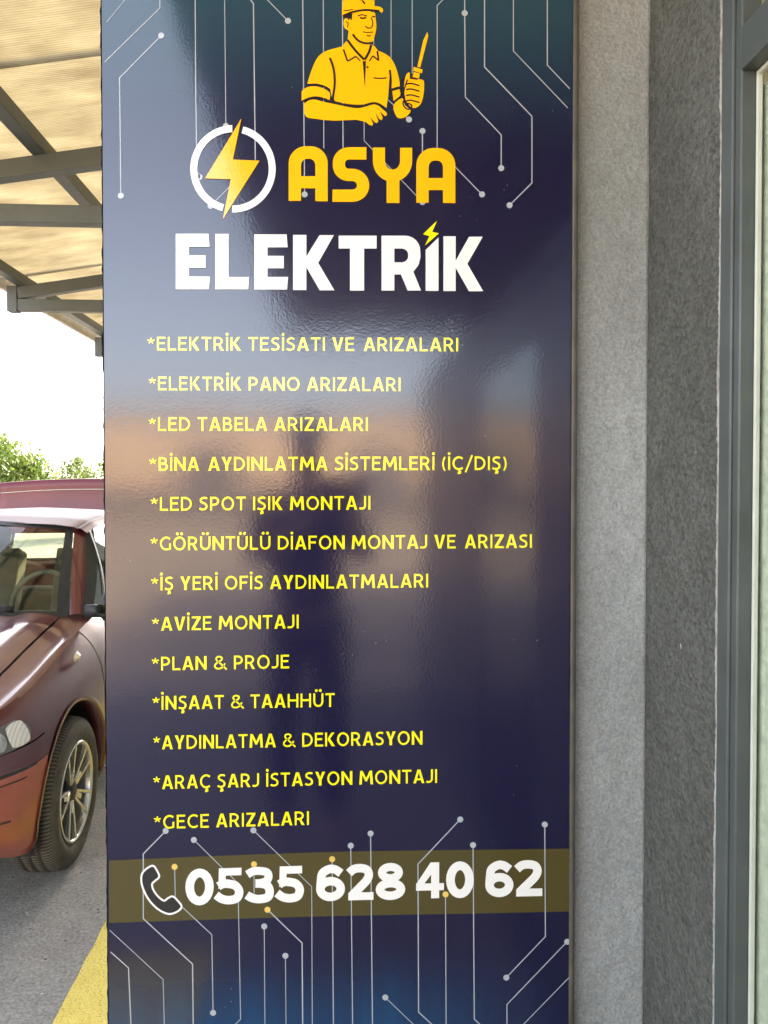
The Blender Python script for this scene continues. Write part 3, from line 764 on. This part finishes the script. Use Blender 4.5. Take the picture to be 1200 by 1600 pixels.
# arch lips and liners
for (ay, az, ar) in (AR, RR):
    lip = MB(); lin = MB()
    a0, a1 = -18, 198
    rows = []
    for j in range(40):
        a = R(a0+(a1-a0)*j/39); yy, zz = ay+ar*math.cos(a), az+ar*math.sin(a)
        i = idx_y(yy); t = (PS[i][2]-zz)/(PS[i][2]-.2); p = wall(i, min(1, max(0, t)))
        rows.append([(p[0]+.004, yy+.012*math.cos(a), zz+.012*math.sin(a)), (p[0]+.007, yy+.002*math.cos(a), zz+.002*math.sin(a)), (p[0]-.002, yy-.010*math.cos(a), zz-.010*math.sin(a)), (p[0]-.045, yy-.012*math.cos(a), zz-.012*math.sin(a))])
    lip.grid(rows)
    lin.grid([[(x, ay+(ar-.004)*math.cos(R(a0+(a1-a0)*j/39)), az+(ar-.004)*math.sin(R(a0+(a1-a0)*j/39))) for x in (.36, .55, .765)] for j in range(40)])
    lin.poly([(.38, ay+ar*math.cos(R(a0+(a1-a0)*j/39)), az+ar*math.sin(R(a0+(a1-a0)*j/39))) for j in range(40)])
    lip.sides('wheel_arch_lip', M_paint, car, smooth=True)
    lin.sides('wheel_arch_liner', M_black, car, smooth=True)
# bumper grooves
for t, w, e in ((.372, .006, 6), (.43, .004, 14), (.70, .006, 26)):
    gr = MB(); gr.grid([[wall(i, t, .0025), wall(i, t+w*2.2, .0025)] for i in range(0, iB-e)])
    half(gr).build('bumper_groove', M_black, car, weld=True)
# cabin
def ws(u, v):      # u 0 centre..1 edge, v 0 bottom..1 top
    b1 = Vector((.598*u, .25+.21*u*u, .955-.035*u*u)); t1 = Vector((.492*u, .78+.09*u*u, 1.332-.042*u*u))
    p = b1.lerp(t1, v); n_ = Vector((0, -.66, .75)); return tuple(p+n_*.035*math.sin(math.pi*v)*(1-.6*u*u))
w_ = MB(); w_.grid([[ws(u/12, v/10) for u in range(-12, 13)] for v in range(11)])
w_.build('windscreen', M_cglass, car, smooth=True)
bd = MB()
loop = [(u/12, 0) for u in range(-12, 12)]+[(1, v/10) for v in range(0, 10)]+[(u/12, 1) for u in range(12, -12, -1)]+[(-1, v/10) for v in range(10, 0, -1)]
def sealp(u, v, k):
    p = ws(u*k, .5+(v-.5)*(1+(k-1)*1.6)); return (p[0], p[1]-.003, p[2]+.003)
bd.grid([[sealp(u, v, k) for u, v in loop+loop[:1]] for k in (.955, 1.0, 1.025)])
bd.build('windscreen_seal', M_black, car, smooth=True)
def sidepoint(y, v):     # side glass surface, v 0 belt .. 1 roof
    bx_, bz = lerp([(.2,.700),(.7,.702),(2.6,.69)], y), lerp([(.2,.885),(.6,.918),(2.6,.94)], y)
    tx, tz = .565, lerp([(.8,1.275),(1.3,1.315),(2.2,1.29)], y)
    return (bx_+(tx-bx_)*v+.02*math.sin(math.pi*v), y, bz+(tz-bz)*v)
pl = MB()
rows = []
for j in range(11):
    v = j/10; e = ws(1.03, v); yb = .52+(.985-.52)*v; q = sidepoint(yb, v)
    rows.append([e, tuple(Vector(e).lerp(Vector(q), .3)+Vector((.006,-.006,.006))), tuple(Vector(e).lerp(Vector(q), .75)+Vector((.010,-.004,.004))), q])
pl.grid(rows); pl.v = []; pl.f = []
pl.grid([[r_[0], tuple(Vector(r_[0]).lerp(Vector(r_[3]), .25)+Vector((.004,-.010,.008))), tuple(Vector(r_[0]).lerp(Vector(r_[3]), .52)+Vector((.006,-.004,.004)))] for r_ in rows])
pl.sides('windscreen_pillar', M_paint, car, smooth=True)
df = MB(); df.grid([[tuple(Vector(r_[0]).lerp(Vector(r_[3]), f_)+Vector((.006*(1-f_),-.004*(1-f_),.002))) for f_ in (.52, .56, .60, 1.03)] for r_ in rows])
df.sides('door_frame', M_black, car, smooth=True)
sg = MB(); sg.grid([[sidepoint(lerp([(0,.53),(1,.995)], v/8)+(2.15-lerp([(0,.53),(1,.995)], v/8))*u/20, v/8) for u in range(21)] for v in range(9)])
sg.sides('side_window', M_sglass, car, smooth=True)
for nm, g_ in (('belt_trim', [[(lambda p: (p[0]+.006, p[1], p[2]))(sidepoint(y, v)) for v in (-.02, .035)] for y in [.5+.1*i for i in range(19)]]),
               ('door_pillar', [[(lambda p: (p[0]+.006, p[1], p[2]))(sidepoint(y, v)) for y in (1.38, 1.48)] for v in [i/8 for i in range(9)]]),
               ('window_divider', [[(lambda p: (p[0]+.007, p[1], p[2]))(sidepoint(y+.2*v, v)) for y in (.70, .722)] for v in [i/8 for i in range(9)]])):
    st = MB(); st.grid(g_); st.sides(nm, M_black, car, smooth=True)
rf = MB()
def roof(u, y):
    prof_ = [(0,0),(.75,-.012),(.90,-.024),(.925,-.034),(.94,-.026),(1,-.055)]
    zc = lerp([(.78,1.335),(.95,1.362),(1.3,1.378),(1.8,1.368),(2.15,1.325)], y); yy = y+.09*u*u*(1 if y < 1 else max(0, 1-(y-1)*3))
    return (.572*u, yy, zc+lerp(prof_, u)-.012*u*u)
us = [0,.15,.3,.45,.6,.75,.84,.895,.91,.925,.935,.95,.97,1.0]
rf.grid([[roof(u, y) for u in us] for y in cr([(.78,),(.86,),(.95,),(1.1,),(1.4,),(1.8,),(2.15,)], 3) for y in y])
M_roof = plain('matt_roof_paint', (.12,.04,.03), .45, .0, .2, 6); M_roof.node_tree.nodes['Principled BSDF'].inputs['Specular IOR Level'].default_value = .15  # roof paint made duller than the body to tone down glare
half(rf).build('roof', M_roof, car, smooth=True, weld=True)
dg = MB(); dg.grid([[(lambda p: (p[0], p[1], p[2]+.002))(roof(u, y)) for u in (.917, .928)] for y in [.78+.12*i for i in range(12)]])
dg.sides('roof_groove', M_black, car)
rw = MB(); rw.grid([[(x*(1-.10*v), 2.14+.5*v, 1.322-.37*v+.02*math.sin(math.pi*v)) for x in (-.52, -.26, 0, .26, .52)] for v in (0, .25, .5, .75, 1)])
rw.build('rear_window', M_cglass, car, smooth=True)
cp = MB(); cp.grid([[(.52*(1-.1*v)+(.20+.0*v)*k*(.3+.7*v), 2.14+.5*v-.02*k, 1.322-.37*v-.03*k) for k in (0, .5, 1)] for v in (0, .25, .5, .75, 1)])
cp.sides('rear_pillar', M_paint, car, smooth=True)
bl = MB(); bl.grid([[(.69*u, 2.70+.05*(1-v)-.03*u*u+.10*math.sin(v*1.5), 1.145+.405*v-.035*u*u*(v)) for u in [i/8 for i in range(-8, 9)]] for v in [j/8 for j in range(9)]])
bl.build('boot_lid', plain('lid_lining', (.13,.016,.022), .36, 0, .12, 4), car, smooth=True, solid=.03)
ln_ = MB(); ln_.grid([[(.65*u, 2.675-.03*u*u+.10*math.sin(v*1.5), 1.145+.405*v-.035*u*u*v) for u in [i/8 for i in range(-8, 9)]] for v in (.80, .81)])
ln_.build('boot_lid_seal', M_white, car)
for s_ in (-1, 1):
    MB().tube([(s_*.55, 2.62, .95), (s_*.56, 2.70, 1.05), (s_*.56, 2.77, 1.2)], .012).build('boot_hinge', M_black, car)
ck = MB(); ck.grid([[(.60*u, .22+.22*u*u+d, .935+dz-.03*u*u) for u in [i/8 for i in range(-8, 9)]] for d, dz in ((-.05, -.004), (.05, .004))])
ck.build('cowl_panel', M_black, car)
wi = MB(); wi.tube([(-.15,.17,.985),(.10,.18,.995),(.36,.26,.988),(.40,.285,.982),(.44,.30,.975)], [.010,.010,.011,.017,.017], 8)
wi.build('wiper', M_black, car, smooth=True)
# interior
MB().box((-.60,.50,.55), (.60,.78,.90)).build('dashboard', M_int, car, bevel=.05)
MB().box((-.62,2.0,.45), (.62,2.12,.84)).build('rear_seat', M_int, car, bevel=.05)
for x in (-.34, .34):
    it = MB(); it.box((x-.24,1.15,.40), (x+.24,1.62,.58)); it.beam((x,1.60,.55), (x,1.80,1.10), .46, .14, up=(0,1,0)); it.beam((x,1.79,1.09), (x,1.80,1.15), .16, .03, up=(0,1,0)); it.beam((x,1.80,1.13), (x,1.84,1.25), .26, .09, up=(0,1,0))
    it.build('front_seat', M_int, car, bevel=.03)
sw = MB(); sw.grid([[(.34+(.17+.014*math.cos(b_))*math.cos(a), .93+.014*math.sin(b_)+.05*math.sin(a), .90+(.16+.014*math.cos(b_))*math.sin(a)) for b_ in [2*math.pi*i/8 for i in range(8)]] for a in [2*math.pi*i/32 for i in range(33)]], True)
sw.build('steering_wheel', M_int, car, smooth=True)
# mirror
mi = MB()
ring_ = lambda sx, sz, x, y, z: [(x+sx*math.cos(a)*abs(math.cos(a))**-.4, y, z+sz*math.sin(a)*abs(math.sin(a))**-.4) if abs(math.cos(a)) > .02 and abs(math.sin(a)) > .02 else (x+sx*math.cos(a), y, z+sz*math.sin(a)) for a in [2*math.pi*i/20+.05 for i in range(20)]]
mi.grid([ring_(.03,.02,.80,.35,.965), ring_(.080,.062,.867,.355,.965), ring_(.095,.080,.873,.39,.968), ring_(.095,.080,.873,.43,.968)], True)
mi.box((.70,.42,.915), (.78,.46,.97))
oo = mi.sides('wing_mirror', M_black, car, smooth=True)
mg = MB(); mg.poly(ring_(.088,.060,.858,.431,.968)); mg.build('mirror_glass', M_chrome, oo[0])
mg = MB(); mg.poly([(-x, y, z) for x, y, z in ring_(.088,.060,.858,.431,.968)]); mg.build('mirror_glass', M_chrome, oo[1])
# side lamp, moulding, door gap
sl = MB(); i = idx_y(.145); c0 = wall(i, .12)
sl.grid([[ (c0[0]-.012+.016*(1-(r_/1.0)**2), c0[1]+.034*r_*math.cos(a), .80+.020*r_*math.sin(a)) for a in [2*math.pi*q/20 for q in range(20)]] for r_ in (1.0, .8, .5, .2, .01)], True)
sl.sides('side_indicator', plain('clear_lens', (.75,.62,.40), .15, 0, .2, 80), car, smooth=True)
ml = MB(); ml.grid([[wall(i_, t, o_) for t, o_ in ((.485,.001),(.490,.012),(.515,.014),(.54,.012),(.545,.001))] for i_ in range(iD0+5, iD1)])
ml.sides('door_moulding', M_black, car, smooth=True)
# headlights: clear lens over fluted indicator and bowls
def patch(i0, i1, t0, t1, off, rnd_=.25, n=16):
    out = []
    for a in range(n+1):
        row = []
        for b1 in range(n+1):
            u, v = a/n*2-1, b1/n*2-1
            uu, vv = u*math.sqrt(max(0, 1-rnd_*v*v)), v*math.sqrt(max(0, 1-rnd_*u*u))
            fi = i0+(i1-i0)*(uu+1)/2; ia = int(fi); fr = fi-ia
            t = t0+(t1-t0)*(vv+1)/2
            p, q = Vector(wall(ia, t, off)), Vector(wall(min(ia+1, len(PS)-1), t, off)); row.append(tuple(p.lerp(q, fr)))
        out.append(row)
    return out
iH0, iH1 = min(range(110), key=lambda i: abs(PS[i][0]-.44)), idx_y(-.365)
T0, T1 = .075, .225
hs = MB(); hs.grid(patch(iH0-3, iH1+2, T0-.016, T1+.016, .004))
hls = hs.sides('headlight', plain('lamp_housing', (.12,.105,.09), .4, 0, .2, 30), car, smooth=True)
def fluted():
    k = NT('fluted_lens'); wv = k.n('TexWave', wave_type='BANDS', bands_direction='X'); wv.inputs['Scale'].default_value = 34
    tc = k.n('TexCoord'); k.l(tc.outputs['Object'], wv.inputs['Vector'])
    k.set(Base_Color=k.ramp(wv.outputs['Fac'], [(.2, (.56,.52,.43,1)), (.7, (.70,.66,.56,1))]), Roughness=.12, Coat_Weight=1., Normal=k.bump(wv.outputs['Fac'], .25, .003)); return k.m
def both(mb, name, mat):
    mb.build(name, mat, hls[0], smooth=True)
    t = MB(); t.v = [(-x, y, z) for x, y, z in mb.v]; t.f = [tuple(reversed(f)) for f in mb.f]; t.build(name, mat, hls[1], smooth=True)
iM = iH0+int((iH1-iH0)*.84)
fl = MB(); fl.grid(patch(iM, iH1, T0, T1, .008, .30)); both(fl, 'indicator_lens', fluted())
rl = MB(); rl.grid(patch(iH0, iM-1, T0, T1, .0065, .18)); both(rl, 'reflector', plain('reflector', (.42,.40,.36), .15, .9, .35, 26))
M_bowl = plain('bowl_chrome', (.6,.55,.48), .12, 1, .3, 40)
for fu, t, r0 in ((.60, .115, .020), (.60, .18, .022), (.34, .15, .032)):
    bw = MB()
    i = iH0+int((iH1-iH0)*fu); c0 = Vector(wall(i, t, .008)); n_ = (Vector(wall(i, t, .03))-c0).normalized(); e1 = n_.cross(Vector((0,0,1))).normalized(); e2 = e1.cross(n_)
    rows = []
    for rr, d in ((1,.002),(.9,.006),(.7,.001),(.4,-.002),(.25,.008),(.01,.012)):
        rows.append([tuple(c0+(e1*math.cos(a)+e2*math.sin(a))*r0*rr+n_*d) for a in [2*math.pi*q/20 for q in range(20)]])
    bw.grid(rows, True)
    both(bw, 'lamp_bowl', M_bowl)
# wheels
def tyre_mat():
    k = NT('tyre_rubber'); co = k.coord()
    tc = k.n('TexCoord'); sp = k.n('SeparateXYZ'); k.l(tc.outputs['Object'], sp.inputs[0])
    at = k.n('Math', operation='ARCTAN2'); k.l(sp.outputs[2], at.inputs[0]); k.l(sp.outputs[1], at.inputs[1])
    mu = k.n('Math', operation='MULTIPLY'); mu.inputs[1].default_value = 120; k.l(at.outputs[0], mu.inputs[0])
    ad = k.n('Math', operation='MULTIPLY_ADD'); ad.inputs[1].default_value = 45; k.l(sp.outputs[0], ad.inputs[0]); k.l(mu.outputs[0], ad.inputs[2])
    si = k.n('Math', operation='SINE'); k.l(ad.outputs[0], si.inputs[0])
    rl_ = k.ramp(si.outputs[0], [(.0, (0,0,0,1)), (.12, (1,1,1,1))])
    ab = k.n('VectorMath', operation='LENGTH'); cx_ = k.n('CombineXYZ'); k.l(sp.outputs[1], cx_.inputs[0]); k.l(sp.outputs[2], cx_.inputs[1]); k.l(cx_.outputs[0], ab.inputs[0])
    tm = k.n('MapRange'); tm.inputs[1].default_value = .276; tm.inputs[2].default_value = .280; k.l(ab.outputs['Value'], tm.inputs[0])
    hh = k.mix(tm.outputs[0], (1,1,1,1), rl_)
    c = k.ramp(k.noise(30, 5, .6, co), [(.3, (.05,.042,.03,1)), (.7, (.10,.085,.06,1))])
    c = k.mix(tm.outputs[0], c, k.mix(rl_, (.045,.038,.028,1), (.125,.108,.078,1)))
    k.set(Base_Color=c, Roughness=.85, Normal=k.bump(hh, .8, .006)); return k.m
M_tyre = tyre_mat()
def make_wheel():
    # wheel axis +x, outer face at x = 0
    r = MB()
    r.lathe_x([(-.165,.185),(-.172,.215),(-.178,.245),(-.172,.272),(-.160,.285),(-.150,.289),(-.136,.2905),(-.134,.283),(-.126,.283),(-.124,.2915),(-.100,.292),(-.098,.284),(-.090,.284),(-.088,.292),(-.064,.2915),(-.062,.283),(-.054,.283),(-.052,.2905),(-.030,.288),(-.018,.284),(-.008,.274),(-.001,.255),(.003,.235),(-.001,.213),(-.008,.197),(-.014,.193),(-.02,.186)], 96)
    t = r.build('wheel', None)
    t.data.shade_smooth(); t.data.materials.append(M_tyre)
    t.name = 'tyre'
    w = MB(); w.lathe_x([(-.012,.194),(-.004,.194),(-.002,.190),(-.004,.184),(-.010,.180),(-.03,.177),(-.15,.172)], 96)
    for k in range(5):
        for d in (-9, 9):
            a = R(90+72*k+d); a2 = R(90+72*k+d*1.5); ca, sa = math.cos(a), math.sin(a)
            p0 = (-.030, .040*math.cos(R(90+72*k+d*2)), .040*math.sin(R(90+72*k+d*2))); p1 = (-.012, .182*math.cos(a2), .182*math.sin(a2))
            w.beam(p0, p1, .012, .018, up=(1, 0, 0))
        a = R(90+72*k); w.beam((-.030,.03*math.cos(a),.03*math.sin(a)), (-.020,.085*math.cos(a),.085*math.sin(a)), .022, .02, up=(1,0,0))
    rim = w.build('rim', plain('rim_alloy', (.68,.66,.58), .25, .85, .15, 25), None, bevel=.002)
    d_ = MB(); d_.lathe_x([(-.075,.172),(-.078,.05),(-.078,.0005)], 48); back = d_.build('brake_disc', M_black)
    c_ = MB(); c_.lathe_x([(-.05,.045),(-.026,.045),(-.018,.034),(-.015,.020),(-.0145,.0005)], 32); cap = c_.build('hub_cap', M_black, smooth=True)
    return t, rim, back, cap
tp = make_wheel()
first = True
for (x, y, flip) in ((.808,0,0),(.808,2.45,0),(-.808,0,1),(-.808,2.45,1)):
    root = bpy.data.objects.new('wheel', None); sc.collection.objects.link(root); root.parent = car; root.location = (x, y, .2925)
    root.rotation_euler = (R(17), 0, math.pi if flip else 0)
    for o in tp:
        c = o if first else o.copy()
        if not first: sc.collection.objects.link(c)
        c.parent = root
    first = False

# ------------------------------------------------------------------ trees and far things
def leaf_mat(name, a, b_):
    k = NT(name); f = k.noise(2.5, 4, .6)
    c = k.ramp(f, [(.3, a), (.7, b_)]); k.set(Base_Color=c, Roughness=.5)
    tl = k.n('BsdfTranslucent'); k.l(c, tl.inputs[0]); mx = k.n('MixShader'); mx.inputs[0].default_value = .4
    k.l(k.p.outputs[0], mx.inputs[1]); k.l(tl.outputs[0], mx.inputs[2]); k.l(mx.outputs[0], k.out.inputs[0]); return k.m
M_leaf = leaf_mat('leaves', (.06,.11,.015,1), (.15,.20,.03,1)); M_bark = plain('bark', (.10,.075,.05), .9, 0, .3, 20, bump=.6)
def tree(loc, rad, hgt, label, seed, nclump=70, leaf=.05, group=None):
    q = random.Random(seed); t = thing('tree', loc, label, 'tree', group)
    tk = MB(); tk.tube([(0,0,0),(.03,.02,hgt*.3),(-.02,.05,hgt*.6)], [.10,.08,.04], 8)
    for _ in range(7):
        a = q.uniform(0, 6.28); tk.tube([(0,.02,hgt*.28), (rad*.35*math.cos(a), rad*.35*math.sin(a), hgt*.5), (rad*.7*math.cos(a), rad*.7*math.sin(a), hgt*.68)], [.05,.03,.012], 6)
    tk.build('trunk', M_bark, t, smooth=True)
    cw = MB()
    for _ in range(nclump):
        while True:
            v = Vector((q.uniform(-1,1), q.uniform(-1,1), q.uniform(-1,1)))
            if .35 < v.length < 1: break
        c = Vector((v.x*rad, v.y*rad, hgt*.58+v.z*hgt*.36)); cs = q.uniform(.16, .34)
        for _ in range(75):
            d = Vector((q.gauss(0,1), q.gauss(0,1), q.gauss(0,1))).normalized()*cs*q.random()**.45
            p = c+d; n_ = (d.normalized()+Vector((q.uniform(-.8,.8), q.uniform(-.8,.8), q.uniform(-.3,.9)))).normalized()
            e1 = n_.orthogonal().normalized(); e1 = (Matrix.Rotation(q.uniform(0, 6.28), 3, n_) @ e1); e2 = n_.cross(e1); s_ = leaf*q.uniform(.6, 1.3)
            cw.poly([p-e1*s_, p+e2*s_*.42-n_*.15*s_, p+e1*s_, p-e2*s_*.42-n_*.15*s_])
    cw.build('crown', M_leaf, t)
tree((-6.3, 13.2, 0), 1.45, 2.6, 'bushy green tree behind the red car at the far left', 3, 330)
tree((-6.7, 21.5, 0), 1.0, 2.35, 'small far tree next to the pale building by the sign edge', 9, 90)
fb = thing('far_building', (-6.7, 27, 0), 'small pale building far behind the car next to the sign edge', 'building')
MB().box((0, 0, 0), (4.0, 3, 1.92)).build('wall', plain('pale_wall', (.55,.56,.55), .8), fb)
MB().box((-.1, -.1, 1.921), (4.1, 3.1, 2.02)).build('roof', plain('pale_roof', (.5,.5,.5), .8), fb)

# behind the photographer: what the glossy board mirrors
ob = thing('street_building', (-24, -30, 0), 'beige low building across the yard mirrored in the glossy sign', 'building')
m = MB(); m.box((0, -6, 0), (48, 0, 4.2)); m.build('wall', plain('beige_render', (.64,.47,.32), .85, 0, .12, 2), ob)
m = MB(); m.box((-.3, -6.3, 4.201), (48.3, .35, 4.4)); m.build('roof', plain('roof_grey', (.25,.24,.23), .7), ob)
m = MB(); m.box((-.02, .002, 0), (48.02, .06, 1.25)); m.build('dark_base', plain('base_grey', (.13,.12,.11), .8), ob)  # dark strip standing in for shaded cars and hedges
for x in (4, 11, 17.5, 24.5, 30, 38):
    m = MB(); m.box((x, .061, .1), (x+2.4, .09, 3.0)); o = m.build('shutter_door', plain('shutter', (.10,.10,.11), .5), ob)

tag(sheet('added_pale_ground', -40, 30, -29.9, -2.7, .006, plain('pale_tan_ground', (.62,.49,.36), .95, 0, .25, 1.2)), kind='structure')  # unseen pale sheet added to brighten the ground mirrored in the board
# photographer, mirrored in the board
def skin_obj(name, verts, edges, radii, mat, parent, root=0, sub=2):
    me = bpy.data.meshes.new(name); me.from_pydata(verts, edges, []); o = bpy.data.objects.new(name, me); sc.collection.objects.link(o)
    sk = o.modifiers.new('skin', 'SKIN'); 
    for i, r_ in enumerate(radii): me.skin_vertices[0].data[i].radius = (r_, r_) if isinstance(r_, float) else r_
    me.skin_vertices[0].data[root].use_root = True
    sb = o.modifiers.new('sub', 'SUBSURF'); sb.levels = sub; sb.render_levels = sub
    me.materials.append(mat); o.parent = parent; return o

me_t = thing('person', (-.13, -.50, 0), 'person in a dark top and trousers holding up a phone, mirrored in the sign', 'person')
M_skin = plain('skin', (.42,.24,.17), .5, 0, .08, 20); M_shirt = plain('shirt_cloth', (.05,.045,.07), .8, 0, .2, 30); M_trs = plain('trouser_cloth', (.02,.025,.04), .8, 0, .2, 30); M_hair = plain('hair', (.02,.015,.01), .6)
# body: trunk, neck, arms to the phone, legs
V = [(0,0,.93),(0,0,1.12),(0,-.01,1.36),(0,0,1.50),(0,.01,1.57),(0,.02,1.66),(0,.02,1.74),
     (.17,0,1.43),(.25,.06,1.20),(.17,.33,1.40),(-.17,0,1.43),(-.22,.08,1.19),(.06,.34,1.41),
     (.09,0,.88),(.10,.02,.50),(.11,0,.09),(.12,.15,.04),(-.09,0,.88),(-.10,.02,.50),(-.11,0,.09),(-.12,.15,.04)]
E_ = [(0,1),(1,2),(2,3),(3,4),(4,5),(5,6),(2,7),(7,8),(8,9),(2,10),(10,11),(11,12),(0,13),(13,14),(14,15),(15,16),(0,17),(17,18),(18,19),(19,20)]
Rr = [(.14,.11),(.13,.10),(.16,.11),(.06,.06),(.065,.075),(.08,.10),(.07,.085),.06,.045,.03,.06,.045,.03,.085,.058,.04,.035,.085,.058,.04,.035]
skin_obj('body', V, E_, Rr, M_skin, me_t)
g = lambda L: [V[i] for i in L]
skin_obj('shirt', g([0,1,2,7,8,10,11]), [(0,1),(1,2),(2,3),(3,4),(2,5),(5,6)], [(.17,.13),(.165,.125),(.185,.13),.078,.062,.078,.062], M_shirt, me_t)
skin_obj('trousers', g([0,13,14,15,17,18,19]), [(0,1),(1,2),(2,3),(0,4),(4,5),(5,6)], [(.15,.12),.10,.075,.062,.10,.075,.062], M_trs, me_t)
hr = MB(); hr.grid([[(.088*math.sin(a)*math.cos(b_), -.005+.108*math.sin(a)*math.sin(b_)-.012, 1.715+.095*math.cos(a)) for b_ in [2*math.pi*i/24 for i in range(24)]] for a in [i*1.5/10+.01 for i in range(11)]], True)
hr.build('hair', M_hair, me_t, smooth=True)
for hx, sg_ in ((.17, -1), (.06, 1)):
    fx = hx
    for q_ in range(4):
        z0 = 1.43+.018*q_-.01
        skin_obj('finger', [(hx-sg_*.0, .36, z0), (hx-sg_*.012, .40, z0+.012), (hx-sg_*-.012, .425, z0+.016), (hx+sg_*.02, .43, z0+.012)], [(0,1),(1,2),(2,3)], [.010,.0088,.008,.007], M_skin, me_t, sub=1)
phn = MB(); phn.box((-.055, -.048, EYE-.09), (.115, -.038, EYE+.012))
tag(phn.build('phone', M_black, bevel=.003), 'dark phone held up by the person in front of the sign', 'phone')
# loose grit on the yard
gt = MB()
for _ in range(420):
    x, y = rnd.uniform(-3, .3), rnd.uniform(1.6, 4.2); r_ = rnd.uniform(.0015, .0065)*(1.8 if rnd.random() < .05 else 1); b = len(gt.v)
    gt.v += [(x+r_*rnd.uniform(.6,1.2)*math.cos(a), y+r_*rnd.uniform(.6,1.2)*math.sin(a), .001) for a in (0, 1.26, 2.5, 3.77, 5.0)]+[(x, y, r_*rnd.uniform(.7, 1.1))]
    gt.f += [(b+i, b+(i+1) % 5, b+5) for i in range(5)]
tag(gt.build('grit', plain('grit_stone', (.42,.40,.36), .9, 0, .5, 60)), 'loose pale grit scattered over the grey yard beside the tyre', 'grit', kind='stuff')
